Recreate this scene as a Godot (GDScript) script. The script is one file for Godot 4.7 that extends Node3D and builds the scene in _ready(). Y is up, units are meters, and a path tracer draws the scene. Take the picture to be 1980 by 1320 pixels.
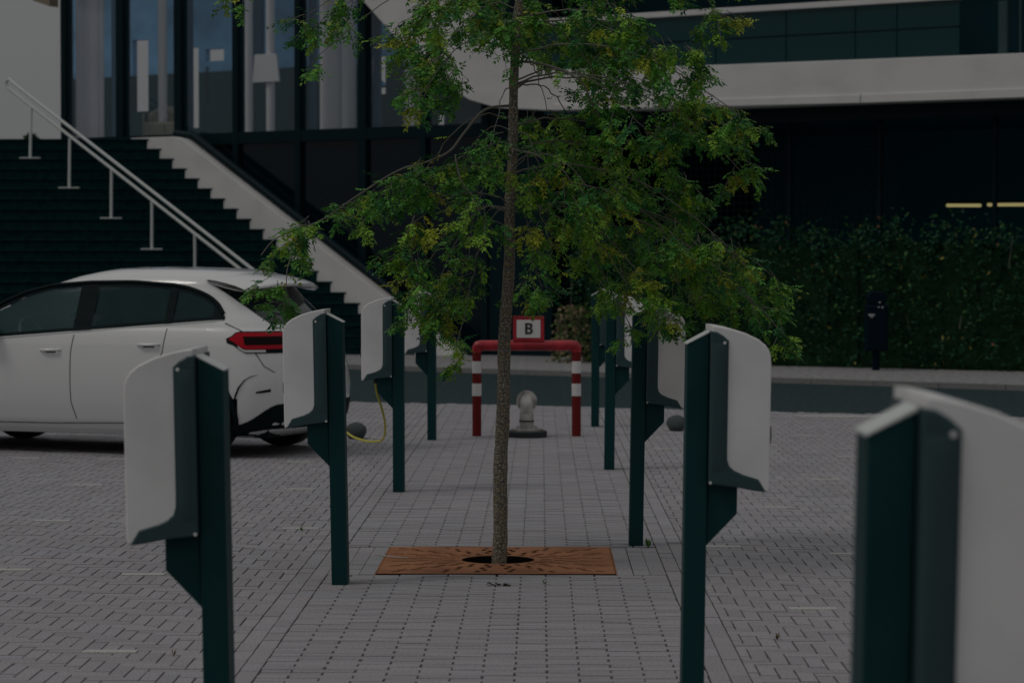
extends Node3D

# ---------------------------------------------------------------- mesh builder
class MB:
	var v := PackedVector3Array()
	var n := PackedVector3Array()
	var c := PackedColorArray()
	var ix := PackedInt32Array()
	var col := Color(1, 1, 1)

	func tri(a: Vector3, b: Vector3, d: Vector3) -> void:
		var nn := (b - a).cross(d - a).normalized()
		var k := v.size()
		v.push_back(a); v.push_back(d); v.push_back(b)
		for i in 3:
			n.push_back(nn); c.push_back(col); ix.push_back(k + i)

	func quad(a: Vector3, b: Vector3, d: Vector3, e: Vector3) -> void:
		var nn := (d - a).cross(e - b).normalized()
		var k := v.size()
		v.push_back(a); v.push_back(b); v.push_back(d); v.push_back(e)
		for i in 4:
			n.push_back(nn); c.push_back(col)
		for i in [0, 2, 1, 0, 3, 2]:
			ix.push_back(k + i)

	# rows of points; the surface faces (next column - this) x (next row - this)
	func grid(rows: Array, wrap := false, skip = null) -> void:
		var nr := rows.size()
		var nc: int = rows[0].size()
		var k := v.size()
		for r in nr:
			for q in nc:
				var p: Vector3 = rows[r][q]
				var q0 := (q - 1 + nc) % nc if wrap else maxi(q - 1, 0)
				var q1 := (q + 1) % nc if wrap else mini(q + 1, nc - 1)
				var du: Vector3 = rows[r][q1] - rows[r][q0]
				var dv: Vector3 = rows[mini(r + 1, nr - 1)][q] - rows[maxi(r - 1, 0)][q]
				var nn := du.cross(dv)
				if nn.length_squared() < 1e-14:
					nn = Vector3.UP
				v.push_back(p); n.push_back(nn.normalized()); c.push_back(col)
		for r in nr - 1:
			for q in (nc if wrap else nc - 1):
				var a := k + r * nc + q
				var b := k + r * nc + (q + 1) % nc
				if skip != null and skip.call((v[a] + v[b + nc]) * 0.5):
					continue
				ix.append_array(PackedInt32Array([a, b + nc, b, a, a + nc, b + nc]))

	func tube(path: PackedVector3Array, rad: PackedFloat32Array, seg := 8, caps := true) -> void:
		var rows := []
		var last := Vector3.ZERO
		for i in path.size():
			var t := (path[mini(i + 1, path.size() - 1)] - path[maxi(i - 1, 0)]).normalized()
			var a := last
			if i == 0:
				a = Vector3.RIGHT if absf(t.x) < 0.8 else Vector3.UP
			a = (a - t * a.dot(t)).normalized()
			last = a
			var b := t.cross(a)
			var row := PackedVector3Array()
			for s in seg:
				var f := TAU * s / seg
				row.push_back(path[i] + (a * cos(f) + b * sin(f)) * rad[mini(i, rad.size() - 1)])
			rows.push_back(row)
		grid(rows, true)
		if caps:
			for s in range(1, seg - 1):
				tri(rows[0][0], rows[0][s + 1], rows[0][s])
				var e: PackedVector3Array = rows[rows.size() - 1]
				tri(e[0], e[s], e[s + 1])

	func lathe(prof: Array, seg: int, xf := Transform3D()) -> void:
		var rows := []
		for p in prof:
			var row := PackedVector3Array()
			for s in seg:
				var f := -TAU * s / seg
				row.push_back(xf * Vector3(p.x * cos(f), p.y, p.x * sin(f)))
			rows.push_back(row)
		# hard edges: one band at a time
		for r in rows.size() - 1:
			grid([rows[r], rows[r + 1]], true)

	func box(lo: Vector3, hi: Vector3, xf := Transform3D(), bev := 0.0) -> void:
		extrude(PackedVector2Array([Vector2(lo.x, lo.y), Vector2(hi.x, lo.y), Vector2(hi.x, hi.y), Vector2(lo.x, hi.y)]), xf * Vector3(0, 0, lo.z), xf.basis.x, xf.basis.y, xf.basis.z * (hi.z - lo.z), bev)

	# counter-clockwise polygon in the plane (ex, ey), pushed along ez (ex x ey points along ez)
	func extrude(poly: PackedVector2Array, o: Vector3, ex: Vector3, ey: Vector3, ez: Vector3, bev := 0.0) -> void:
		var m := poly.size()
		var ins := PackedVector2Array()
		for i in m:
			var p := poly[i]
			var e0 := (p - poly[(i - 1 + m) % m]).normalized()
			var e1 := (poly[(i + 1) % m] - p).normalized()
			var n0 := Vector2(-e0.y, e0.x)
			var n1 := Vector2(-e1.y, e1.x)
			var mid := (n0 + n1)
			mid = mid / maxf(0.5, mid.length_squared() * 0.5) if mid.length() > 0.01 else n0
			ins.push_back(p + mid * bev)
		var ezn := ez.normalized() * bev
		var f := func(q: Vector2, off: Vector3) -> Vector3: return o + ex * q.x + ey * q.y + off
		for i in m:
			var j := (i + 1) % m
			quad(f.call(poly[i], ezn), f.call(poly[j], ezn), f.call(poly[j], ez - ezn), f.call(poly[i], ez - ezn))
			if bev > 0.0:
				quad(f.call(ins[i], Vector3.ZERO), f.call(ins[j], Vector3.ZERO), f.call(poly[j], ezn), f.call(poly[i], ezn))
				quad(f.call(poly[i], ez - ezn), f.call(poly[j], ez - ezn), f.call(ins[j], ez), f.call(ins[i], ez))
		var t := Geometry2D.triangulate_polygon(ins)
		for i in range(0, t.size(), 3):
			var a := ins[t[i]]
			var b := ins[t[i + 1]]
			var d := ins[t[i + 2]]
			if (b - a).cross(d - a) < 0.0:
				var sw := b
				b = d
				d = sw
			tri(f.call(a, ez), f.call(b, ez), f.call(d, ez))
			tri(f.call(a, Vector3.ZERO), f.call(d, Vector3.ZERO), f.call(b, Vector3.ZERO))

	# flat polygon in plan given as (x, distance), between two heights
	func plan(poly: PackedVector2Array, y0: float, y1: float, bev := 0.0) -> void:
		var q := PackedVector2Array()
		for p in poly:
			q.push_back(Vector2(p.x, p.y))
		if Geometry2D.is_polygon_clockwise(q):
			q.reverse()
		extrude(q, Vector3(0, y0, 0), Vector3.RIGHT, Vector3(0, 0, -1), Vector3(0, y1 - y0, 0), bev)

	func mesh() -> ArrayMesh:
		var a := []
		a.resize(Mesh.ARRAY_MAX)
		a[Mesh.ARRAY_VERTEX] = v
		a[Mesh.ARRAY_NORMAL] = n
		a[Mesh.ARRAY_COLOR] = c
		a[Mesh.ARRAY_INDEX] = ix
		var m := ArrayMesh.new()
		m.add_surface_from_arrays(Mesh.PRIMITIVE_TRIANGLES, a)
		return m

# ---------------------------------------------------------------- helpers
var rng := RandomNumberGenerator.new()
var M := {}
var taken := {}

func rnd(a: float, b: float) -> float:
	return rng.randf_range(a, b)

func numbered(called: String) -> String:
	var k: int = taken.get(called, 0)
	taken[called] = k + 1
	return called if k == 0 else "%s_%03d" % [called, k]

func lin(r: float, g: float, b: float) -> Color:
	return Color(r, g, b).linear_to_srgb()

func noise_tex(sd: int, freq: float, lo: float, hi: float, size := 512, oct := 4, kind := FastNoiseLite.TYPE_SIMPLEX_SMOOTH) -> ImageTexture:
	var f := FastNoiseLite.new()
	f.seed = sd
	f.frequency = freq
	f.noise_type = kind
	f.fractal_octaves = oct
	var im := f.get_seamless_image(size, size)
	im.convert(Image.FORMAT_RGB8)
	var d := im.get_data()
	for i in d.size():
		d[i] = int(clampf(lerpf(lo, hi, d[i] / 255.0), 0, 1) * 255.0)
	return ImageTexture.create_from_image(Image.create_from_data(size, size, false, Image.FORMAT_RGB8, d))

func mat(called: String, col: Color, rough: float, o := {}) -> StandardMaterial3D:
	var m := StandardMaterial3D.new()
	m.resource_name = called
	m.albedo_color = col
	m.roughness = rough
	m.metallic = o.get("metal", 0.0)
	m.metallic_specular = o.get("spec", 0.5)
	if o.has("vc"):
		m.vertex_color_use_as_albedo = true
	if o.has("tex"):
		m.albedo_texture = o.tex
		m.uv1_triplanar = true
		m.uv1_world_triplanar = o.get("world", true)
		m.uv1_scale = Vector3.ONE * o.get("scale", 1.0)
	if o.has("bump"):
		m.heightmap_enabled = true
		m.heightmap_texture = o.bump
		m.heightmap_scale = o.get("bump_scale", 0.2)
	if o.has("coat"):
		m.clearcoat_enabled = true
		m.clearcoat = o.coat
		m.clearcoat_roughness = 0.05
	if o.has("back"):
		m.backlight_enabled = true
		m.backlight = o.back
	if o.has("alpha"):
		m.transparency = BaseMaterial3D.TRANSPARENCY_ALPHA
		m.albedo_color.a = o.alpha
	M[called] = m
	return m

func part(called: String, mb: MB, m: Material, parent: Node3D, kind := "") -> MeshInstance3D:
	return part_mesh(called, mb.mesh(), m, parent, kind)

func part_mesh(called: String, me: Mesh, m: Material, parent: Node3D, kind := "") -> MeshInstance3D:
	var o := MeshInstance3D.new()
	o.name = called
	o.mesh = me
	o.material_override = m
	parent.add_child(o, true)
	if kind:
		o.set_meta("kind", kind)
	return o

func thing(called: String, label: String, category: String, at := Vector3.ZERO, group := "") -> Node3D:
	var o := Node3D.new()
	o.name = numbered(called)
	add_child(o)
	o.position = at
	o.set_meta("label", label)
	o.set_meta("category", category)
	if group:
		o.set_meta("group", group)
	return o

func structure(called: String, label: String) -> Node3D:
	var o := Node3D.new()
	o.name = numbered(called)
	add_child(o)
	o.set_meta("kind", "structure")
	o.set_meta("label", label)
	return o

func struct_mesh(called: String, mb: MB, m: Material, label: String) -> MeshInstance3D:
	var o := part(called, mb, m, self)
	o.set_meta("kind", "structure")
	o.set_meta("label", label)
	return o

func vec3s(a: Array) -> PackedVector3Array:
	return PackedVector3Array(a)

# line of the building front: s along it to the right, h up, z out of it
const FRONT := Vector3(3.6, 0, -42.6)
var front_turn := -atan(0.62)
func front(s: float, h: float, z: float) -> Vector3:
	return FRONT + Vector3(cos(front_turn), 0, -sin(front_turn)) * s + Vector3(sin(front_turn), 0, cos(front_turn)) * z + Vector3(0, h, 0)

# ---------------------------------------------------------------- materials
func materials() -> void:
	var grain := noise_tex(3, 0.02, 0.72, 1.2, 512, 5)
	var fine := noise_tex(5, 0.06, 0.6, 1.25, 512, 4)
	var coarse := noise_tex(9, 0.008, 0.7, 1.15, 512, 5)
	mat("brick", lin(1, 1, 1), 0.9, {"vc": true, "tex": noise_tex(15, 0.05, 0.82, 1.13, 512, 4), "scale": 2.3, "bump": fine, "bump_scale": 0.06})
	mat("bed", lin(0.07, 0.068, 0.064), 1.0, {"tex": fine, "scale": 3.0})
	mat("ground", lin(0.22, 0.22, 0.22), 0.95, {"tex": coarse, "scale": 0.3})
	mat("marking", lin(0.55, 0.55, 0.53), 0.7, {"tex": fine, "scale": 3.0})
	mat("asphalt", lin(0.036, 0.058, 0.063), 0.9, {"spec": 0.2, "tex": grain, "scale": 0.9, "bump": fine, "bump_scale": 0.1})
	mat("walk", lin(0.3, 0.29, 0.3), 0.9, {"tex": grain, "scale": 0.7})
	mat("kerb", lin(0.25, 0.25, 0.25), 0.85, {"tex": fine, "scale": 1.3})
	mat("post_paint", lin(0.007, 0.045, 0.05), 0.5, {"spec": 0.25, "tex": noise_tex(32, 0.01, 0.9, 1.07, 256, 4), "scale": 0.9})
	mat("housing", lin(0.032, 0.066, 0.074), 0.35, {"spec": 0.4})
	mat("shell", lin(0.81, 0.8, 0.805), 0.38, {"tex": noise_tex(31, 0.01, 0.93, 1.04, 256, 4), "scale": 0.8})
	mat("steel", lin(0.5, 0.5, 0.5), 0.3, {"metal": 0.9})
	mat("rubber", lin(0.012, 0.013, 0.014), 0.7)
	mat("rust", lin(0.37, 0.17, 0.092), 0.9, {"spec": 0.2, "tex": noise_tex(41, 0.012, 0.84, 1.1, 512, 3), "scale": 0.5, "bump": fine, "bump_scale": 0.05})
	mat("soil", lin(0.018, 0.016, 0.014), 1.0, {"tex": fine, "scale": 4.0})
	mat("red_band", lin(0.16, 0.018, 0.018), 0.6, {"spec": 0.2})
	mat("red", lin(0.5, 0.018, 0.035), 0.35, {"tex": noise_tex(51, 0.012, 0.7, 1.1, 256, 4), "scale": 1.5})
	mat("white_paint", lin(0.7, 0.69, 0.68), 0.45)
	mat("black_print", lin(0.012, 0.014, 0.016), 0.5)
	mat("cast", lin(0.55, 0.53, 0.5), 0.6, {"tex": noise_tex(61, 0.012, 0.62, 1.1, 256, 4), "scale": 2.0})
	mat("iron", lin(0.015, 0.02, 0.021), 0.6)
	mat("car_paint", lin(0.72, 0.72, 0.725), 0.3, {"coat": 1.0})
	mat("car_trim", lin(0.004, 0.011, 0.013), 0.55, {"spec": 0.2})
	mat("dark_glass", lin(0.004, 0.03, 0.034), 0.05, {"alpha": 0.8, "spec": 0.35})
	mat("clear_glass", lin(0.06, 0.2, 0.22), 0.04, {"alpha": 0.22, "spec": 0.4})
	mat("hatch_glass", lin(0.006, 0.012, 0.016), 0.05)
	mat("lamp_red", lin(0.42, 0.002, 0.014), 0.25, {"spec": 0.3})
	mat("lamp_dark", lin(0.012, 0.004, 0.005), 0.4, {"spec": 0.2})
	mat("lamp_clear", lin(0.55, 0.55, 0.55), 0.15)
	mat("seat", lin(0.2, 0.23, 0.235), 0.8)
	mat("cable", lin(0.55, 0.5, 0.05), 0.45)
	mat("stone", lin(0.075, 0.095, 0.095), 0.85, {"tex": fine, "scale": 4.0})
	mat("leaf", lin(1, 1, 1), 0.5, {"vc": true, "back": lin(0.19, 0.19, 0.19), "spec": 0.3})
	mat("twig", lin(0.15, 0.14, 0.12), 0.85)
	mat("stair", lin(0.005, 0.03, 0.034), 0.8, {"spec": 0.15, "tex": grain, "scale": 0.6})
	mat("render", lin(0.68, 0.67, 0.675), 0.75, {"tex": noise_tex(71, 0.006, 0.93, 1.05, 512, 4), "scale": 0.35})
	mat("rail", lin(0.62, 0.65, 0.64), 0.4)
	mat("frame", lin(0.002, 0.014, 0.02), 0.45, {"spec": 0.25})
	mat("spandrel", lin(0.001, 0.008, 0.013), 0.06, {"spec": 0.4})
	mat("window_glass", lin(0.04, 0.16, 0.26), 0.02, {"alpha": 0.07, "spec": 0.5})
	mat("balcony_glass", lin(0.004, 0.05, 0.055), 0.08, {"alpha": 0.6, "spec": 0.4})
	mat("garage", lin(0.03, 0.16, 0.21), 0.95, {"spec": 0.1})
	mat("dark_wall", lin(0.012, 0.075, 0.1), 0.9)
	mat("inner_wall", lin(0.17, 0.42, 0.72), 0.8, {"tex": coarse, "scale": 0.2})  # its blue also stands in for sky reflected in the panes
	mat("counter", lin(0.004, 0.03, 0.034), 0.7, {"spec": 0.2})  # on the low back wall its dark tone imitates a dark reflection
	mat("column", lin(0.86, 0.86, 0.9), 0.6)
	mat("curtain", lin(0.8, 0.8, 0.86), 0.9, {"back": lin(0.3, 0.3, 0.3)})
	mat("armchair", lin(0.35, 0.33, 0.25), 0.9, {"tex": fine, "scale": 3.0})
	mat("soffit", lin(0.25, 0.2, 0.15), 0.8)
	mat("paved", lin(0.315, 0.3, 0.315), 0.9, {"tex": fine, "scale": 1.2})
	mat("hedge_core", lin(0.015, 0.042, 0.02), 1.0, {"spec": 0.1, "tex": coarse, "scale": 1.5})  # dark green filler, stands in for the shade inside the hedge
	mat("fin", lin(0.006, 0.06, 0.13), 0.4)
	mat("bin", lin(0.001, 0.009, 0.018), 0.6, {"spec": 0.2})
	var tube_m := mat("tube", lin(0.9, 0.85, 0.6), 0.4)
	tube_m.emission_enabled = true
	tube_m.emission = Color(1.0, 0.93, 0.62)
	tube_m.emission_energy_multiplier = 0.95
	# bark: grey brown with pale and ochre lichen flecks
	var f := FastNoiseLite.new()
	f.seed = 77
	f.frequency = 0.03
	f.fractal_octaves = 3
	var g := FastNoiseLite.new()
	g.seed = 78
	g.frequency = 0.055
	g.fractal_octaves = 3
	var a := f.get_seamless_image(512, 512)
	var b := g.get_seamless_image(512, 512)
	var im := Image.create(512, 512, false, Image.FORMAT_RGB8)
	for y in 512:
		for x in 512:
			var p := a.get_pixel(x, y).r
			var q := b.get_pixel(x, y).r
			var k := Color(0.13, 0.115, 0.095).lerp(Color(0.06, 0.055, 0.048), smoothstep(0.45, 0.25, p))
			k = k.lerp(Color(0.36, 0.34, 0.29), smoothstep(0.56, 0.66, q))
			k = k.lerp(Color(0.30, 0.21, 0.07), smoothstep(0.6, 0.7, p) * smoothstep(0.42, 0.55, q))
			im.set_pixel(x, y, k.linear_to_srgb())
	mat("bark", Color.WHITE, 0.95, {"tex": ImageTexture.create_from_image(im), "scale": 2.3, "bump": ImageTexture.create_from_image(b), "bump_scale": 0.6})

# ---------------------------------------------------------------- camera, sky, sun
func camera_and_light() -> void:
	var cam := Camera3D.new()
	cam.name = "camera"
	add_child(cam)
	cam.position = Vector3(0, 1.6, 0)
	cam.rotation_degrees = Vector3(-1.648, 0.655, 0)
	cam.near = 0.1
	cam.far = 600.0
	var lens := CameraAttributesPhysical.new()
	lens.frustum_focal_length = 89.1
	lens.frustum_focus_distance = 13.4
	lens.exposure_aperture = 4.6
	lens.frustum_near = 0.1
	lens.frustum_far = 600.0
	cam.attributes = lens
	cam.fov = 15.344
	cam.current = true
	# overcast sky: brighter overhead than at the horizon, as under an even cloud layer
	var cl := FastNoiseLite.new()
	cl.seed = 4
	cl.frequency = 1.1
	cl.fractal_octaves = 4
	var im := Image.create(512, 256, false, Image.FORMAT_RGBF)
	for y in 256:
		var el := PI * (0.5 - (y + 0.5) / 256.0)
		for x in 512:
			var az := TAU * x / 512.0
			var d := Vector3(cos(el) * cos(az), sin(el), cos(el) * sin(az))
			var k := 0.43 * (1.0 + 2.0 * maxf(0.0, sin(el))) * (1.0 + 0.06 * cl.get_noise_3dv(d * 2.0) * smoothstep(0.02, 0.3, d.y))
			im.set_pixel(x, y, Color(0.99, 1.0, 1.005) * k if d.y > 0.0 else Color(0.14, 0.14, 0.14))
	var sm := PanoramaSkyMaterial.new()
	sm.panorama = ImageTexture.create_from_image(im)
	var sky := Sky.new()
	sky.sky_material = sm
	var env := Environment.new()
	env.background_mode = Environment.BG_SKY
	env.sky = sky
	env.tonemap_mode = Environment.TONE_MAPPER_LINEAR
	env.tonemap_exposure = 0.266
	env.sdfgi_enabled = true
	env.ssao_enabled = true
	env.ssil_enabled = true
	var we := WorldEnvironment.new()
	we.name = "world_environment"
	we.environment = env
	add_child(we)
	var sun := DirectionalLight3D.new()
	sun.name = "sun"
	add_child(sun)
	sun.look_at_from_position(Vector3(-0.62, 0.8, 0.22) * 20.0, Vector3.ZERO)
	sun.light_energy = 0.5
	sun.light_angular_distance = 16.0
	sun.light_color = Color(1.0, 0.98, 0.94)
	sun.shadow_enabled = true

# ---------------------------------------------------------------- ground and paving
const EDGE_L := -1.12
const EDGE_R := 0.66
const GRATE := Rect2(-0.87, 13.2, 1.27, 1.3)
func road_near(x: float) -> float: return 28.5 - 0.42 * (x - 2.58) - 0.02 * x * 0.0
func road_far(x: float) -> float: return 36.0 - 0.75 * (x - 3.26)

func brick_tone() -> float:
	return 0.34 * (1.0 + rnd(-0.075, 0.075))

func tone_color(k: float) -> Color:
	var w := rnd(-0.02, 0.02)
	return Color(k * (0.985 + w), k * 0.945, k * (1.01 - w))

func lay_brick(mb: MB, x: float, d: float, lx: float, ld: float, y: float, tl: Vector2) -> void:
	var a := lx * 0.5
	var b := ld * 0.5
	var e := 0.0012
	var t := func(px: float, pd: float) -> float: return y + px * tl.x + pd * tl.y
	var p := [Vector3(x - a + e, t.call(-a, -b), -(d - b + e)), Vector3(x + a - e, t.call(a, -b), -(d - b + e)), Vector3(x + a - e, t.call(a, b), -(d + b - e)), Vector3(x - a + e, t.call(-a, b), -(d + b - e))]
	var q := [Vector3(x - a, y - 0.016, -(d - b)), Vector3(x + a, y - 0.016, -(d - b)), Vector3(x + a, y - 0.016, -(d + b)), Vector3(x - a, y - 0.016, -(d + b))]
	mb.quad(p[0], p[1], p[2], p[3])
	for i in 4:
		var j := (i + 1) % 4
		mb.quad(q[i], q[j], p[j], p[i])

var brick_mesh := {}
func brick_shape(lx: float, ld: float, tone: int) -> ArrayMesh:
	var key := "%.4f %.4f %d" % [lx, ld, tone]
	if not brick_mesh.has(key):
		var mb := MB.new()
		var k := 0.34 * (0.93 + 0.035 * tone)
		mb.col = Color(k * (1.0 + 0.012 * (tone % 3 - 1)), k * 0.945, k * (1.0 - 0.012 * (tone % 3 - 1)))
		lay_brick(mb, 0, 0, lx, ld, 0, Vector2.ZERO)
		brick_mesh[key] = mb.mesh()
	return brick_mesh[key]

# bricks: [x, distance, size across, size along]
func lay(bricks: Array, parent: Node3D) -> void:
	var seen_ones := []
	var rest := []
	for b in bricks:
		var px: float = 1046.0 + 4900.0 * b[0] / b[1]
		if b[1] > 9.85 and px > 0 and px < 1980:
			seen_ones.push_back(b)
		else:
			rest.push_back(b)
	seen_ones.sort_custom(func(p, q): return p[1] < q[1])
	for i in seen_ones.size():
		var b: Array = seen_ones[i]
		if i < 300:
			var o := part_mesh("brick", brick_shape(b[2], b[3], rng.randi_range(0, 4)), M.brick, parent)
			o.position = Vector3(b[0], rnd(-0.0015, 0.0015), -b[1])
			o.rotation = Vector3(rnd(-0.006, 0.006), rnd(-0.006, 0.006), rnd(-0.006, 0.006))
		else:
			rest.push_back(b)
	var stain := FastNoiseLite.new()
	stain.seed = 8
	stain.frequency = 0.06
	var mb := MB.new()
	for b in rest:
		mb.col = tone_color(brick_tone() * (1.0 + 0.09 * stain.get_noise_2d(b[0] * 9.0, b[1] * 9.0)))
		lay_brick(mb, b[0], b[1], b[2], b[3], rnd(-0.0015, 0.0015), Vector2(rnd(-0.008, 0.008), rnd(-0.012, 0.012)))
	part("brick_field", mb, M.brick, parent, "stuff")

func herringbone(x0: float, x1: float) -> Array:
	var w := 0.0715
	var out := []
	var gx := 0.0058
	var gd := 0.001
	for i in range(-500, 700):
		for j in range(-20, 180):
			# lattice (1,-1), (3,3)
			var lx := (i + 3 * j) * w - 8.0
			var ld := (3 * j - i) * w + 7.0
			if lx < -9.5 or lx > 9.5 or ld < 7.0 or ld > 34.0:
				continue
			for s in 2:
				var cx := lx + (1.5 * w if s == 0 else 0.5 * w)
				var cd := ld + (0.5 * w if s == 0 else 4.5 * w)
				var hx := (3.0 * w if s == 0 else w) * 0.5
				var c0 := maxf(cx - hx, x0)
				var c1 := minf(cx + hx, x1)
				if c1 - c0 < 0.02 or cd < 7.5 or cd + 0.12 > road_near(cx) - 0.02:
					continue
				cx = (c0 + c1) * 0.5
				hx = (c1 - c0) * 0.5
				if cx < -0.215 * cd - 1.2 or cx > 0.195 * cd + 1.2:
					continue
				out.push_back([cx + rnd(-0.0012, 0.0012), cd + rnd(-0.001, 0.001), hx * 2.0 - gx, (w if s == 0 else 3.0 * w) - gd])
	return out

func ground_and_paving() -> void:
	var mb := MB.new()
	mb.plan(PackedVector2Array([Vector2(-300, -300), Vector2(300, -300), Vector2(300, 420), Vector2(-300, 420)]), -0.6, -0.2)
	struct_mesh("ground", mb, M.ground, "wide grey ground reaching to the horizon")
	mb = MB.new()
	mb.plan(PackedVector2Array([Vector2(-60, road_near(-60)), Vector2(24, road_near(24)), Vector2(24, road_far(24)), Vector2(-60, road_far(-60))]), -0.19, -0.02)
	struct_mesh("road", mb, M.asphalt, "dark asphalt road crossing behind the paved square")
	# sidewalk along the building, with its kerb
	var walk := structure("sidewalk", "pale paved sidewalk along the building beyond the road")
	mb = MB.new()
	mb.plan(PackedVector2Array([Vector2(-60, road_far(-60) + 0.16), Vector2(40, road_far(40) + 0.16), Vector2(40, 60), Vector2(-60, 110)]), -0.1, 0.05)
	part("slab", mb, M.walk, walk)
	var dir := Vector2(1, -0.75).normalized()
	for i in 26:
		mb = MB.new()
		var p := Vector2(-9, road_far(-9)) + dir * i
		var q := p + dir * 0.99
		var o := Vector2(-dir.y, dir.x) * 0.14
		mb.plan(PackedVector2Array([p, q, q + o, p + o]), -0.05, 0.06, 0.008)
		part("kerb_stone", mb, M.kerb, walk)
	# plaza: bed and bricks
	var bays_l := structure("bay_paving_left", "grey herringbone brick paving of the parking bays on the left")
	var bays_r := structure("bay_paving_right", "grey herringbone brick paving of the parking bays on the right")
	var median := structure("median_paving", "grey brick strip in rows between the two lines of charging posts")
	for side in [[-40.0, -1.28, bays_l], [0.82, 30.0, bays_r]]:
		mb = MB.new()
		mb.plan(PackedVector2Array([Vector2(side[0], -20), Vector2(side[1], -20), Vector2(side[1], road_near(side[1])), Vector2(side[0], road_near(side[0]))]), -0.19, -0.009)
		part("sand_bed", mb, M.bed, side[2])
	mb = MB.new()
	var g := GRATE
	for r in [[-1.28, -20.0, 0.82, g.position.y], [-1.28, g.end.y, 0.82, 29.2], [-1.28, g.position.y, g.position.x, g.end.y], [g.end.x, g.position.y, 0.82, g.end.y]]:
		mb.plan(PackedVector2Array([Vector2(r[0], r[1]), Vector2(r[2], r[1]), Vector2(r[2], r[3]), Vector2(r[0], r[3])]), -0.19, -0.009)
	part("sand_bed", mb, M.bed, median)
	# beyond the view the paving goes on as a plain sheet
	mb = MB.new()
	mb.plan(PackedVector2Array([Vector2(-40, -20), Vector2(-1.3, -20), Vector2(-1.3, 7.3), Vector2(-2.95, 7.6), Vector2(-0.215 * 31.5 - 1.25, 31.5), Vector2(-40, 31.5)]), -0.19, -0.002)
	part("far_paving", mb, M.paved, bays_l)
	mb = MB.new()
	mb.plan(PackedVector2Array([Vector2(30, -20), Vector2(0.84, -20), Vector2(0.84, 7.3), Vector2(2.8, 7.6), Vector2(0.195 * 26.0 + 1.3, 26.0), Vector2(12, 23.5), Vector2(24, 18)]), -0.19, -0.002)
	part("far_paving", mb, M.paved, bays_r)
	lay(herringbone(-30.0, -1.28), bays_l)
	lay(herringbone(0.82, 30.0), bays_r)
	# median: running bond between edging courses
	var L := 0.2543
	var w := 0.0712
	var list := []
	var row := 0
	var d := 7.5
	while d < 31.0:
		var shift := 0.0 if row % 2 == 0 else -L * 0.5
		for i in 9:
			var x0 := maxf(EDGE_L, EDGE_L + shift + i * L)
			var x1 := minf(EDGE_R, EDGE_L + shift + (i + 1) * L)
			if x1 - x0 < 0.03 or d + w > road_near(x0) - 0.05:
				continue
			if d + w > g.position.y and d < g.end.y:
				continue
			list.push_back([(x0 + x1) * 0.5 + rnd(-0.002, 0.002), d + w * 0.5, x1 - x0 - rnd(0.006, 0.0095), w - 0.0008])
		d += w
		row += 1
	for x in [-1.24, -1.16, 0.70, 0.78]:
		d = 7.5 + (0.11 if x < -1.2 or x > 0.75 else 0.0)
		while d < road_near(x) - 0.3:
			list.push_back([x, d + 0.105, 0.0765, 0.208])
			d += 0.21
	# long courses on both sides of the tree grate
	for x in [-1.078, -0.995, -0.912, 0.442, 0.53, 0.615]:
		for k in 6:
			list.push_back([x, g.position.y + 0.108 + k * 0.2167, 0.0815 if x < 0.0 else 0.084, 0.2145])
	lay(list, median)
	# white marker stones of the bays
	for p in [[-4.34, 21.29], [-3.6, 21.18], [-2.8, 21.05], [-1.99, 20.91], [-3.35, 18.64], [-2.55, 18.47], [-1.75, 18.31], [-3.1, 16.0], [-2.3, 15.78], [-1.48, 15.54], [-2.82, 13.38], [-2.08, 13.19], [-1.8, 10.52], [-1.6, 23.9], [-4.3, 23.9]]:
		mb = MB.new()
		mb.box(Vector3(p[0] - 0.112, -0.012, -p[1] - 0.033), Vector3(p[0] + 0.112, 0.0055, -p[1] + 0.033), Transform3D(), 0.002)
		part("marker_stone", mb, M.marking, bays_l)
	for p in [[2.49, 24.28], [2.16, 19.21], [1.59, 16.96], [1.04, 14.55], [1.28, 11.89], [1.11, 22.45], [1.97, 21.9], [2.63, 21.54], [1.73, 14.19]]:
		mb = MB.new()
		mb.box(Vector3(p[0] - 0.112, -0.012, -p[1] - 0.033), Vector3(p[0] + 0.112, 0.0055, -p[1] + 0.033), Transform3D(), 0.002)
		part("marker_stone", mb, M.marking, bays_r)
	mb = MB.new()
	var el := PackedVector2Array()
	for i in 24:
		el.push_back(Vector2(3.25 + 0.5 * cos(TAU * i / 24.0), 27.42 - 0.12 * cos(TAU * i / 24.0) + 0.14 * sin(TAU * i / 24.0)))
	mb.plan(el, -0.01, 0.006)
	part("painted_patch", mb, M.marking, bays_r)
	# weeds and scraps
	for q in [["small green weed in a paving joint left of the nearest left charging post", -1.74, 12.5, 0.05], ["small weed between bricks beside the second left charging post", -1.46, 15.4, 0.05], ["grass tuft at the foot of the right charging post behind the tree", 0.615, 14.5, 0.085], ["brown withered weed at the lower left of the paving", -1.52, 10.42, 0.04], ["withered weed in a joint at the lower right of the paving", 1.02, 10.9, 0.05], ["tiny green weed just in front of the rusty tree grate", 0.02, 12.8, 0.04]]:
		q[3] *= 0.75
		var t := thing("weed", q[0], "weed", Vector3(q[1], 0, -q[2]), "weeds in the paving joints")
		mb = MB.new()
		var brown: bool = q[0].contains("wither")
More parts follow.
